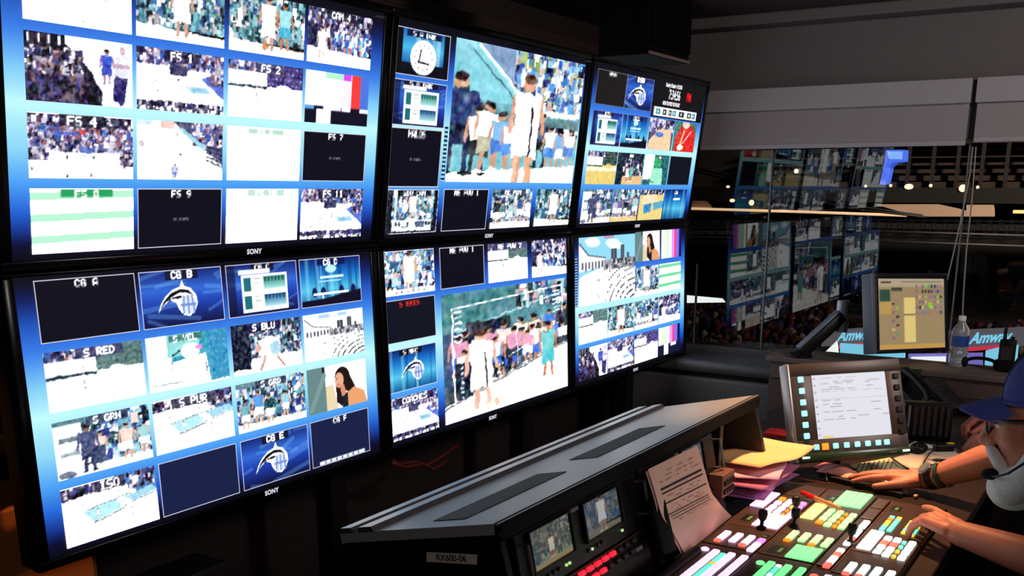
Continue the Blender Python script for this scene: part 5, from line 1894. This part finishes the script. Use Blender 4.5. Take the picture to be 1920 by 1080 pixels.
for (x, y, xb, yb, lab) in ((1748, 862, 1780, 864, 'dark pen lying on the pale sheet beyond the watch'),):
    a_, b_ = on_z(x, y, .757), on_z(xb, yb, .757)
    p_ = thing('ballpoint_pen', lab, 'pen', a_)
    MB().lathe([(.002, 0), (.005, .01), (.005, (b_ - a_).length - .02), (.004, (b_ - a_).length)], a_, (b_ - a_).normalized(), 10).build('barrel', mat('navy plastic', (.12, .11, .17), .4), p_, smooth=True)
    MB().lathe([(.0014, -.014), (.002, 0)], a_, (b_ - a_).normalized(), 8).build('tip', STEEL, p_)
# mouse-like black gadget, cable loops, small lights
gd = on_z(1722, 848, .752)
gm = thing('computer_mouse', 'black mouse on the papers right of the touch panel', 'mouse', gd)
MB().ball(gd + Vector((0, 0, .014)), .03, (1.3, .9, .6)).build('shell', BLACK, gm, smooth='all')
MB().box(gd + Vector((-.03, -.003, .024)), gd + Vector((-.02, .003, .034)), .002).build('wheel', DARK, gm)
wire = mat('brown black cable', (.16, .11, .09), .5)
for pts, r, lab in (([(1551, 902), (1548, 890), (1562, 880), (1580, 882), (1592, 896), (1612, 904), (1650, 906), (1690, 906)], .0028, 'thin black cable looping over the pink paper'),
                    ([(1672, 858), (1690, 872), (1712, 884), (1724, 882), (1735, 862), (1745, 848), (1760, 842)], .0022, 'thin brown cable curving across the pale sheet'),
                    ([(1628, 868), (1634, 880), (1634, 895)], .002, 'short thin cable hanging over the warm lit notes')):
    tag(MB().tube([on_z(x, y, .7585 + (.004 if k % 2 else 0)) for k, (x, y) in enumerate(pts)], r, 6).build('thin_cable', wire, smooth='all'), lab, 'cable', 'cables among the papers')
pb_ = on_z(1768, 846, .752)
ad = thing('power_plug', 'black plug block with a yellow tag on the papers', 'plug', pb_)
MB().obox(pb_ + Vector((0, 0, .012)), (.6, -.8, 0), (.8, .6, 0), (0, 0, 1), (.06, .028, .024), .004).build('block', BLACK, ad)
MB().obox(pb_ + Vector((.012, -.018, .026)), (.6, -.8, 0), (.8, .6, 0), (0, 0, 1), (.022, .012, .003)).build('yellow_tag', mat('yellow tag', (.85, .75, .15), .6), ad)
tag(MB().ball(on_z(1700, 921, .757), .007, (1.6, 1, .7)).build('sharpener', mat('white plastic bit', (.8, .75, .72), .5), smooth='all'), 'small white plastic piece right of the wrist rest', 'object')
tag(MB().ball(on_z(1717, 930, .757), .006, (1.5, 1, .8)).build('earplug', mat('tan plastic bit', (.8, .62, .48), .5), smooth='all'), 'small tan plastic piece between wrist rest and near hand', 'object')
# printed script leaning on the console
ss = thing('script_sheet', 'printed sheet with black ruled lines leaning on the console, its foot on the switcher', 'paper', (0.9, -1.28, .77))


def srow_pts():
    L = [(on_y(1215, 880, FY - .055)), (on_y(1229, 925, FY - .064)), (on_y(1241, 967, FY - .074)), (on_y(1257, 990, FY - .085)), (on_y(1270, 1013, FY - .093)), on_z(1284, 1039, .7695)]
    Rr = [(on_y(1308, 835, FY - .055)), (on_y(1321, 879, FY - .064)), (on_y(1333, 920, FY - .074)), (on_y(1345, 938, FY - .084)), (on_y(1357, 953, FY - .093)), on_z(1372, 968, .7695)]
    return L, Rr


L, Rr = srow_pts()


def curve(pl, s):
    x = s * (len(pl) - 1)
    i = min(int(x), len(pl) - 2)
    f = x - i
    p0_, p1_, p2_, p3_ = pl[max(i - 1, 0)], pl[i], pl[i + 1], pl[min(i + 2, len(pl) - 1)]
    return .5 * ((2 * p1_) + (p2_ - p0_) * f + (2 * p0_ - 5 * p1_ + 4 * p2_ - p3_) * f * f + (3 * p1_ - p0_ - 3 * p2_ + p3_) * f ** 3)


SPt = lambda u, v, d=0.0: curve(L, v).lerp(curve(Rr, v), u) + Vector((0, -d, d * .3))
MB().grid([[SPt(u / 10, v / 24) for u in range(11)] for v in range(25)]).build('page', mat('script paper', (.93, .74, .68), .85, noise=.03, scale=30), ss, smooth='all')
MB().grid([[SPt(u / 10 + .012, v / 24, -.004) - Vector((.006, 0, .004)) for u in range(11)] for v in range(24)]).build('back_page', mat('script paper shade', (.88, .70, .64), .85), ss, smooth='all')
for (v, u0, u1, th, m) in ((.185, .10, .93, .018, INK), (.225, .10, .93, .012, INK), (.31, .10, .95, .011, INK), (.42, .10, .92, .011, INK), (.455, .12, .92, .010, INK), (.50, .12, .92, .011, INK)):
    MB().grid([[SPt(u0 + (u1 - u0) * k / 10, v + dv, .0009) for k in range(11)] for dv in (0, th)]).build('ruled_line', m, ss)
faint = mat('faint grey red print', (.75, .50, .48), .85)
random.seed(5)
mb = MB()
for v in (.08, .11, .14, .26, .285, .35, .375, .395, .54, .56):
    u = random.uniform(.12, .4)
    while u < .85:
        d = random.uniform(.03, .12)
        mb.grid([[SPt(u, v + dv, .0008), SPt(u + d, v + dv, .0008)] for dv in (0, .009)])
        u += d + random.uniform(.02, .14)
mb.build('print', faint, ss)
# pile of sheets in the end bay of the console
pcs = [((.80, .56, .82), 'lilac sheet lowest in the paper pile in the console\'s open bay'), ((.62, .38, .60), 'purple sheet second from the bottom of the bay\'s paper pile'), ((.86, .60, .84), 'pale violet sheet in the middle of the bay\'s paper pile'),
       ((.70, .40, .55), 'plum sheet third from the top of the bay\'s paper pile'), ((.93, .72, .84), 'pink sheet second from the top of the bay\'s paper pile'), ((.97, .78, .56), 'curling orange lit sheet on top of the bay\'s paper pile')]
pz = .782
for k, (cc, lab) in enumerate(pcs):
    ang = (.1, -.12, .16, -.05, .2, -.25)[k]
    ctr = Vector((1.285 + (.0, .01, .02, .0, .03, .075)[k], -1.235 - (.0, .01, .0, .02, .01, .02)[k], pz + k * .009))
    ex_, ey_ = Vector((math.cos(ang), math.sin(ang), 0)), Vector((-math.sin(ang), math.cos(ang), 0))
    curl = .0 if k < 2 else (.008 if k < 4 else .022)
    if k == 5:
        ctr.z += .014
    rows = []
    for i in range(9):
        rows.append([ctr + ex_ * ((j / 8 - .5) * .27) + ey_ * ((i / 8 - .5) * .20) + Vector((0, 0, .006 * (k > 3) * math.sin(j * .8) + curl * ((j / 8 - .4) ** 2) * 2 + curl * max(0, .5 - i / 8) * .6)) for j in range(9)])
    mb = MB().grid(rows)
    r = bmesh.ops.extrude_face_region(mb.bm, geom=list(mb.bm.faces))
    for v in r['geom']:
        if isinstance(v, bmesh.types.BMVert):
            v.co.z += .003
    tag(mb.build('loose_sheet', mat('sheet %d' % k, cc, .8, noise=.04, scale=30), smooth='all'), lab, 'paper', 'papers piled in the console bay')
rf = on_z(1458, 812, .79)
tag(MB().box(rf - Vector((.03, .07, .008)), rf + Vector((.05, .04, .004)), .003).build('red_folder', mat('red card', (.72, .08, .07), .6)), 'red folder edge behind the orange lit sheet, beside the touch panel', 'folder')
bx = on_z(1466, 868, .7515)
bb = thing('black_box', 'small black box with white figures at the foot of the touch panel', 'box', bx)
ex_ = Vector((.35, -.94, 0)).normalized()
ny = ex_.cross(Vector((0, 0, 1)))
MB().obox(bx + Vector((0, 0, .03)) - ny * .03, ex_, Vector((0, 0, 1)), ny, (.085, .058, .06), .004).build('body', BLACK, bb)
put_text('figures', '1 of', .03, bx + Vector((0, 0, .036)) + ny * .0012, ex_, (0, 0, 1), glow('white figures', (.95, .92, .9), .5), bb, bold=.0006)

# ------------------------------------------------------------------ under and above the displays
cr_ = thing('wooden_cabinet', 'orange brown wooden cabinet lit from above at the foot of the left displays', 'cabinet', (.17, .46, 0))
oak = mat('orange oak', (.66, .40, .22), .5, noise=.15, scale=9)
MB().box((-.045, .34, 0), (.385, .61, .735), .006).build('body', oak, cr_)
MB().box((-.03, .332, .02), (.37, .34, .56), .004).build('door', oak, cr_)
MB().box((.30, .322, .34), (.32, .333, .46), .003).build('handle', STEEL, cr_)
tag(MB().box((.14, .06, 0), (.62, .20, .50), .01).build('equipment_case', mat('dark case', (.10, .085, .085), .6), smooth=True), 'dark equipment case standing in front of the orange wooden cabinet', 'case')
redc = mat('dull red cable', (.42, .16, .13), .5)
for pts, lab in (([(735, 862), (745, 870), (775, 866), (800, 872), (825, 858), (858, 835)], 'dull red cable sagging below the lower middle display, upper strand'), ([(733, 868), (760, 876), (790, 870), (812, 880), (840, 862)], 'dull red cable sagging below the lower middle display, lower strand')):
    tag(MB().tube([on_y(x, y, .21) for x, y in pts], .008, 7).build('red_cable', redc, smooth='all'), lab, 'cable', 'red cables under the displays')
# loudspeaker hanging by the ceiling
sp = thing('loudspeaker', 'big black loudspeaker hanging above the upper right display', 'speaker', (2.0, -.5, 2.2))
yf = -.62
a_, b_ = on_y(1216, 102, yf), on_y(1292, 119, yf)
z0 = (a_.z + b_.z) / 2
MB().box((a_.x, yf, z0), (b_.x, yf + .19, 2.40), .006).build('cabinet', mat('black speaker cabinet', (.03, .027, .027), .9, spec=.1, noise=.2, scale=80), sp)
MB().box((a_.x + .008, yf - .008, z0 + .03), (b_.x - .008, yf + .001, 2.385), .003).build('grille', mat('black speaker cloth', (.026, .024, .024), .95, spec=.05, noise=.4, scale=300), sp)
MB().box((a_.x, yf - .004, z0 + .002), (b_.x, yf + .001, z0 + .010)).build('edge_highlight', mat('pale painted highlight', (.45, .36, .33), .5), sp)  # light caught along the bottom edge, painted as a pale strip
MB().box((a_.x + .1, yf + .07, 2.395), (b_.x - .1, yf + .13, 2.425)).build('ceiling_bracket', DARK, sp)
# cable tray and bracket on the wall over the displays
ct = thing('cable_tray', 'dark metal cable tray running along the wall above the displays', 'tray', (2.8, .55, 2.2))
tmat = mat('dark brown metal', (.26, .20, .185), .6, metal=.3)
MB().box((1.2, .48, 2.235), (3.9, .60, 2.25), .003).build('tray_floor', tmat, ct)
MB().box((1.2, .48, 2.25), (3.9, .488, 2.285), .003).build('tray_side', tmat, ct)
for X in (1.6, 2.5, 3.35, 3.42):
    MB().box((X, .50, 2.05), (X + .03, .61, 2.235), .003).build('bracket', tmat, ct)
# ------------------------------------------------------------------ people
def skin_mat(name, rgb, redder):
    m = mat(name, rgb, .5, noise=.10, scale=25, bump=.15)
    b = m.node_tree.nodes['Principled BSDF']
    b.inputs['Subsurface Weight'].default_value = .12
    b.inputs['Subsurface Radius'].default_value = (.012, .005, .003)
    return m


class Flesh:
    """Blobs that get melted into one continuous surface."""

    def __init__(self):
        self.mb = MB()

    def cap(self, a, b, r0, r1, n=18):
        a, b = Vector(a), Vector(b)
        self.mb.tube([a, b], [r0, r1], n)
        self.mb.ball(a, r0, seg=n, rings=10)
        self.mb.ball(b, r1, seg=n, rings=10)
        return self

    def chain(self, pts, rs):
        for i in range(len(pts) - 1):
            self.cap(pts[i], pts[i + 1], rs[i], rs[i + 1])
        return self

    def ell(self, c, s, rot=None):
        self.mb.ball(c, 1.0, s, rot, seg=24, rings=16)
        return self

    def melt(self, name, m, parent, voxel=.004, smooth=3):
        o = self.mb.build(name, m)
        md = o.modifiers.new('melt', 'REMESH')
        md.mode = 'VOXEL'
        md.voxel_size = voxel
        sm = o.modifiers.new('soft', 'SMOOTH')
        sm.iterations = smooth
        sm.factor = .5
        bpy.context.view_layer.update()
        me = bpy.data.meshes.new_from_object(o.evaluated_get(bpy.context.evaluated_depsgraph_get()))
        old = o.data
        bpy.data.objects.remove(o)
        bpy.data.meshes.remove(old)
        me.polygons.foreach_set('use_smooth', [True] * len(me.polygons))
        me.name = name
        return link(name, me, parent)


def axes(fwd, up=(0, 0, 1)):
    f = Vector(fwd).normalized()
    u = Vector(up)
    u = (u - f * u.dot(f)).normalized()
    return f, u, u.cross(f)              # forward, up, left


def hand(F, wrist, d, back, side, k=1.0, curls=((.25, .35, .25),) * 4, thumb=(.6, .1), spread=.11):
    """palm, four jointed fingers and a thumb; back = normal of the hand's back, side = +1 when the thumb is on the (d x back) side"""
    d = Vector(d).normalized()
    n = Vector(back)
    n = (n - d * n.dot(d)).normalized()
    s = d.cross(n) * side
    w = Vector(wrist)
    F.cap(w, w + d * .03 * k, .026 * k, .027 * k)
    knuck = []
    for i in range(4):
        off = (.030 - i * .0205) * k
        kn = w + d * ((.088, .094, .090, .080)[i] * k) + s * off + n * (.004, .006, .004, 0)[i] * k
        F.cap(w + d * .022 * k + s * off * .62, kn, .0155 * k, .0115 * k)
        knuck.append(kn)
    F.ell(w + d * .055 * k + s * .004 * k - n * .004 * k, (.040 * k, .036 * k, .015 * k), Matrix((d, s, n)).transposed())
    for i in range(4):
        ang = (1.25 - i * .9) * spread
        dd = (d * math.cos(ang) + s * math.sin(ang)).normalized()
        L3 = [(.043, .026, .021), (.047, .030, .022), (.044, .028, .021), (.034, .021, .019)][i]
        p, a = knuck[i], 0
        for j in range(3):
            a += curls[i][j]
            v = dd * math.cos(a) - n * math.sin(a)
            q = p + v * L3[j] * k
            F.cap(p, q, (.0100, .0090, .0080)[j] * k, (.0090, .0080, .0068)[j] * k, 12)
            p = q
    b = w + d * .024 * k + s * .022 * k - n * .004 * k
    a0, drop = thumb
    t1 = (d * math.cos(a0) + s * math.sin(a0) - n * drop).normalized()
    t2 = (d * math.cos(a0 * .55) + s * math.sin(a0 * .55) - n * drop * 1.2).normalized()
    p1 = b + t1 * .044 * k
    p2 = p1 + t2 * .032 * k
    p3 = p2 + t2 * .026 * k
    F.chain([b, p1, p2, p3], [.0165 * k, .0125 * k, .0105 * k, .0085 * k])


def head(F, c, f, u, l, k):
    H = lambda a, b, g: c + (f * a + l * b + u * g) * k
    rot = Matrix((f, l, u)).transposed()
    e = lambda p, s: F.ell(H(*p), tuple(v * k for v in s), rot)
    e((-.012, 0, .035), (.096, .076, .092))
    e((.042, 0, -.012), (.058, .062, .085))
    e((.045, 0, -.072), (.050, .052, .042))
    e((.083, 0, -.094), (.024, .026, .022))
    F.cap(H(.086, -.034, .024), H(.086, .034, .024), .013 * k, .013 * k)
    F.chain([H(.094, 0, .016), H(.108, 0, -.012), H(.116, 0, -.030)], [.0095 * k, .0115 * k, .0145 * k])
    for s in (-1, 1):
        e((.104, s * .012, -.033), (.011, .009, .009))
        e((.060, s * .042, -.022), (.025, .022, .026))
        e((-.004, s * .079, -.002), (.019, .008, .034))
        e((.006, s * .074, -.002), (.010, .012, .024))
    e((.096, 0, -.055), (.012, .022, .007))
    e((.094, 0, -.068), (.012, .020, .007))
    return H, rot


def torso(F, nb, sl, sr, pel, grow=0.0, legs=None, arms=True):
    mid = (Vector(sl) + Vector(sr)) / 2
    x = (Vector(sl) - Vector(sr)).normalized()
    up = (mid - Vector(pel)).normalized()
    y = up.cross(x).normalized()
    rot = Matrix((x, y, up)).transposed()
    g = grow
    F.cap(sl, sr, .062 + g, .062 + g)
    F.cap(Vector(nb) + up * .0, mid - up * .02, .066 + g, .085 + g)
    F.ell(mid - up * .11, (.175 + g, .118 + g, .16 + g), rot)
    F.ell(mid.lerp(Vector(pel), .55), (.165 + g, .135 + g, .17 + g), rot)
    F.ell(Vector(pel), (.175 + g, .13 + g, .13 + g), rot)
    return rot


def seated_person(name, label, P, skin, shirt, trousers, loc):
    t = thing(name, label, 'person', loc)
    F = Flesh()
    f, u, l = axes(P['gaze'], P.get('up', (0, 0, 1)))
    c, k = Vector(P['head']), P['k']
    H, rot = head(F, c, f, u, l, k)
    F.chain([H(-.02, 0, -.03), H(-.03, 0, -.09), P['nb']], [.054 * k, .055 * k, .064])
    torso(F, P['nb'], P['sl'], P['sr'], P['pel'])
    for s in 'lr':
        F.chain([P['s' + s], P['e' + s], Vector(P['e' + s]).lerp(Vector(P['w' + s]), .35), P['w' + s]], [.052, .042, .043, .029])
        hand(F, P['w' + s], *P['h' + s])
        F.chain([P['hip' + s], P['kn' + s], P['an' + s]], [.085, .058, .042])
        a_ = Vector(P['an' + s])
        F.chain([a_ + Vector((0, -.03, -.04)), a_ + Vector((0, .13, -.055))], [.036, .028])
    body = F.melt('body', skin, t, .0037, 3)
    S = Flesh()
    torso(S, Vector(P['nb']) - Vector((0, 0, .035)), P['sl'], P['sr'], P['pel'], .012)
    for s in 'lr':
        q = P.get('sleeve', .55)
        e_ = Vector(P['s' + s]).lerp(Vector(P['e' + s]), min(q, 1))
        S.cap(P['s' + s], e_, .069, .062 if q < 1 else .055)
        if q > 1:
            S.cap(P['e' + s], Vector(P['e' + s]).lerp(Vector(P['w' + s]), q - 1), .055, .042)
    S.melt('shirt', shirt, t, .009, 4)
    S = Flesh()
    S.ell(Vector(P['pel']) - Vector((0, 0, .02)), (.19, .15, .13))
    for s in 'lr':
        S.chain([P['hip' + s], P['kn' + s], P['an' + s]], [.098, .075, .062])
    S.melt('trousers', trousers, t, .011, 4)
    for s in 'lr':
        a_ = Vector(P['an' + s])
        S = Flesh()
        S.chain([a_ + Vector((0, -.035, -.042)), a_ + Vector((0, .06, -.045)), a_ + Vector((0, .14, -.052))], [.045, .043, .036])
        S.melt('shoe', BLACK_MATTE, t, .008, 2)
    return t, body, H, rot, f, u, l, k


# the operator in the cap
k = 1.10
nose = at_d(1836, 822, 2.20)
gz = Vector((.06, .97, -.16)).normalized()
f, u, l = axes(gz)
hc = nose - f * .128 * k + u * .030 * k
P1 = dict(head=hc, gaze=gz, k=k, nb=hc + Vector((-.015, -.085, -.175)), sl=(.665, -2.13, .955), sr=(1.06, -2.075, .965), pel=(.80, -2.40, .60),
          el=(.935, -2.085, .812), er=(1.455, -1.885, .925), wl=(1.062, -1.832, .815), wr=(1.562, -1.668, .793),
          hl=((.66, .75, .05), (-.05, -.15, 1), 1, 1.06, ((.02, .12, .12), (.45, .5, .35), (.6, .6, .4), (.65, .6, .4)), (.7, .3), .13),
          hr=((.02, 1, -.06), (0, .1, 1), -1, 1.06, ((.10, .12, .08), (.10, .12, .10), (.10, .14, .10), (.12, .14, .12)), (.62, .10), .17),
          hipl=(.70, -2.38, .56), hipr=(.90, -2.38, .56), knl=(.66, -1.98, .55), knr=(1.02, -2.0, .55), anl=(.66, -1.97, .12), anr=(1.04, -2.04, .12))
op_skin = skin_mat('ruddy skin', (.80, .50, .41), 1)
tee = mat('grey blue T-shirt cloth', (.20, .215, .25), .9, noise=.1, scale=120, bump=.2)
op, body, H, rot, f, u, l, k = seated_person('person', 'seated man in blue cap and glasses with white beard, both hands over the switcher', P1, op_skin, tee, mat('dark jeans', (.13, .14, .22), .9, noise=.15, scale=90), (.80, -2.35, 0))
cap_m = mat('blue cap cloth', (.23, .27, .58), .85, noise=.12, scale=150, bump=.3)
# cap: dome of rows and a curved bill
rows = []
for i in range(15):
    a_ = i / 14 * math.pi / 2
    r_ = math.cos(a_)
    rows.append([H(-.022 + .106 * r_ * math.cos(q), .089 * r_ * math.sin(q), .038 + .098 * math.sin(a_) - .012 * r_ * math.cos(q) * 0) for q in np.linspace(0, 2 * math.pi, 37)])
mb = MB().grid(rows)
mb.tube([H(-.022 + .107 * math.cos(q), .090 * math.sin(q), .040) for q in np.linspace(0, 2 * math.pi, 37)], .004 * k, 6)
mb.ball(H(-.022, 0, .137), .007 * k)
for q in np.linspace(0, math.pi, 4)[:3]:
    mb.tube([H(-.022 + .1075 * math.cos(a_) * math.cos(q), .0905 * math.cos(a_) * math.sin(q), .038 + .0995 * math.sin(a_)) for a_ in np.linspace(0, math.pi, 20)], .0012 * k, 5)
cp_ = mb.build('cap', cap_m, op, smooth='all')
rows = []
for i in range(9):
    s = i / 8
    row = []
    for j in range(15):
        q = (j / 14 - .5) * 2
        w_ = .078 * (1 - .12 * s)
        fx = .056 + .028 * (1 - q * q) + s * (.074 * (1 - .62 * q * q))
        row.append(H(fx, w_ * q, .047 - .020 * q * q - .016 * s))
    rows.append(row)
mb = MB().grid(rows)
r = bmesh.ops.extrude_face_region(mb.bm, geom=list(mb.bm.faces))
for v in r['geom']:
    if isinstance(v, bmesh.types.BMVert):
        v.co -= u * .004
mb.build('bill', cap_m, cp_, smooth=True)
# white hair, beard and moustache
hair = mat('white hair', (.90, .89, .90), .85, noise=.25, scale=260, bump=.6)
B = Flesh()
for s in (-1, 1):
    B.chain([H(.012, s * .074, .0), H(.018, s * .070, -.04), H(.042, s * .058, -.085), H(.074, s * .034, -.112), H(.086, 0, -.120)], [.012 * k, .019 * k, .026 * k, .032 * k, .036 * k])
    B.chain([H(.110, 0, -.047), H(.102, s * .022, -.052), H(.088, s * .036, -.072)], [.0095 * k, .0105 * k, .012 * k])
B.ell(H(.074, 0, -.128), (.044 * k, .042 * k, .034 * k), rot)
B.melt('beard', hair, op, .004, 3)
B = Flesh()
for s in (-1, 1):
    B.chain([H(.0, s * .080, .03), H(-.03, s * .080, .005), H(-.06, s * .066, -.02), H(-.085, s * .03, -.03), H(-.092, 0, -.03)], [.010 * k, .017 * k, .02 * k, .022 * k, .022 * k])
    B.chain([H(.098, s * .010, .030), H(.096, s * .030, .032), H(.086, s * .046, .026)], [.0045 * k, .006 * k, .004 * k])
B.melt('hair', hair, op, .004, 2)
for s in (-1, 1):
    ey_ = MB().ball(H(.082, s * .030, .004), .0125 * k).build('eye', mat('eye white', (.85, .82, .8), .2), op, smooth='all')
    MB().ball(H(.0905, s * .030, .003), .0058 * k).build('iris', mat('grey iris', (.15, .18, .22), .1), ey_, smooth='all')
# glasses
gl = MB()
for s in (-1, 1):
    ring = [H(.108 - .006 * abs(math.cos(q)), s * (.032 + .026 * math.cos(q)), .003 + .019 * math.sin(q)) for q in np.linspace(0, 2 * math.pi, 25)]
    gl.tube(ring, .0021 * k, 6, cap=False)
    gl.tube([H(.102, s * .057, .012), H(.06, s * .079, .014), H(-.005, s * .084, .014), H(-.02, s * .083, .0)], .0028 * k, 8)
gl.tube([H(.108, -.008, .008), H(.111, 0, .011), H(.108, .008, .008)], .0018 * k, 6)
gl.build('glasses', mat('dark glasses frame', (.06, .055, .07), .3), op, smooth='all')
# headset microphone on its boom
mic = MB().tube([H(-.005, .100, -.012), H(.03, .102, -.048), H(.066, .090, -.074), H(.092, .066, -.086), H(.104, .044, -.087)], .0022 * k, 7)
mic.build('headset_boom', BLACK, op, smooth='all')
mb = MB()
mb.ball(H(.104, .038, -.087), .0125 * k, (1.35, 1, .85), rot)
mb.build('microphone', mat('black foam', (.03, .03, .032), .95, noise=.3, scale=400, bump=.5), op, smooth='all')
MB().lathe([(.03 * k, 0), (.034 * k, .006), (.03 * k, .018)], H(-.005, .086, .0), l, 20).build('ear_cup', BLACK, op, smooth=True)
# wrist watch and green band on the far arm
wv, ev = Vector(P1['wr']), Vector(P1['er'])
ax = (ev - wv).normalized()
wc = wv + ax * .022
up_ = (Vector((0, 0, 1)) - ax * ax.z).normalized()
sd = ax.cross(up_)
band = MB()
for w_, n_, m_ in ((.020, 'watch', mat('black watch strap', (.06, .055, .06), .5)),):
    ob_ = MB().tube([wc - ax * w_ / 2, wc + ax * w_ / 2], [.0335, .0350], 26, cap=False).build(n_, m_, op, smooth='all')
    fcx = (up_ * .75 - sd * .65).normalized()
    if fcx.dot(CAM_C - wc) < 0:
        fcx = (up_ * .75 + sd * .65).normalized()
    MB().lathe([(.019, 0), (.0205, .004), (.0195, .009), (.016, .010)], wc + fcx * .032, fcx, 24).build('watch_case', STEEL, ob_, smooth=True)
    MB().lathe([(.0155, 0), (.0155, .0008)], wc + fcx * .0425, fcx, 20).build('watch_dial', mat('grey dial', (.4, .4, .42), .3), ob_)
MB().tube([wc + ax * .024, wc + ax * .040], [.0365, .0385], 26, cap=False).build('wrist_band', mat('green rubber band', (.16, .30, .22), .6), op, smooth='all')

# second operator, mostly behind the first one's head
P2 = dict(head=(2.42, -2.12, 1.24), gaze=(-.15, .97, -.1), k=1.0, nb=(2.42, -2.2, 1.06), sl=(2.22, -2.22, 1.03), sr=(2.60, -2.20, 1.03), pel=(2.42, -2.42, .60),
          el=(2.12, -2.08, .83), er=(2.55, -1.98, .86), wl=(2.105, -1.800, .805), wr=(2.255, -1.775, .86), sleeve=1.72,
          hl=((-.12, 1, -.1), (0, .1, 1), 1, 1.0, ((.9, 1.2, .7),) * 4, (.4, .35), .05),
          hr=((-.25, 1, -.25), (0, .25, 1), -1, 1.0, ((.55, .9, .6), (.55, .9, .6), (.6, 1.0, .6), (.65, 1.0, .6)), (.5, .3), .06),
          hipl=(2.32, -2.40, .56), hipr=(2.52, -2.40, .56), knl=(2.28, -1.98, .55), knr=(2.56, -1.98, .55), anl=(2.28, -1.99, .12), anr=(2.56, -1.99, .12))
p2, body2, H2, rot2, f2, u2, l2, k2 = seated_person('person', 'second seated person behind the capped man, only two closed hands showing on the desk', P2, skin_mat('tanned skin', (.72, .43, .34), 1),
                                                    mat('black jacket cloth', (.07, .07, .08), .9, noise=.1, scale=100), mat('black trousers', (.06, .06, .07), .9), (2.42, -2.35, 0))
B = Flesh()
B.ell(H2(-.03, 0, .055), (.088, .082, .085), rot2)
B.ell(H2(-.05, 0, .01), (.065, .078, .06), rot2)
B.melt('hair', mat('dark brown hair', (.12, .08, .06), .8, noise=.3, scale=200, bump=.5), p2, .006, 2)
for s in (-1, 1):
    MB().ball(H2(.082, s * .030, .004), .0125).build('eye', mat('eye white', (.85, .82, .8), .2), p2, smooth='all')


# office chairs
def chair(lab, x, y):
    o = thing('office_chair', lab, 'chair', (x, y, 0), 'operators\' chairs')
    seat = mat('black chair cloth', (.06, .06, .068), .9, noise=.2, scale=150)
    MB().box((x - .24, y - .25, .40), (x + .24, y + .22, .455), .025, seg=4).build('seat', seat, o, smooth=True)
    MB().box((x - .22, y - .355, .55), (x + .22, y - .30, 1.0), .025, Matrix.Rotation(R(6), 3, 'X'), seg=4).build('backrest', seat, o, smooth=True)
    MB().box((x - .03, y - .34, .37), (x + .03, y - .29, .75), .006).build('back_support', BLACK, o)
    for s in (-1, 1):
        MB().tube([(x + s * .25, y - .12, .42), (x + s * .29, y - .10, .50), (x + s * .29, y - .10, .66)], .014, 8).box((x + s * .29 - .03, y - .2, .66), (x + s * .29 + .03, y + .12, .69), .01).build('armrest', BLACK, o, smooth=True)
    MB().tube([(x, y, .08), (x, y, .40)], .028, 14).build('column', STEEL, o, smooth=True)
    for q in range(5):
        a_ = q * 2 * math.pi / 5 + .3
        e_ = Vector((x + .29 * math.cos(a_), y + .29 * math.sin(a_), .075))
        MB().tube([(x, y, .10), e_], [.024, .014], 8).build('foot', BLACK, o, smooth=True)
        MB().ball(e_ - Vector((0, 0, .045)), .03, (1, 1, 1)).build('caster', BLACK, o, smooth='all')
    return o


chair('black office chair under the man in the blue cap', .80, -2.40)
chair('black office chair under the second operator', 2.42, -2.42)
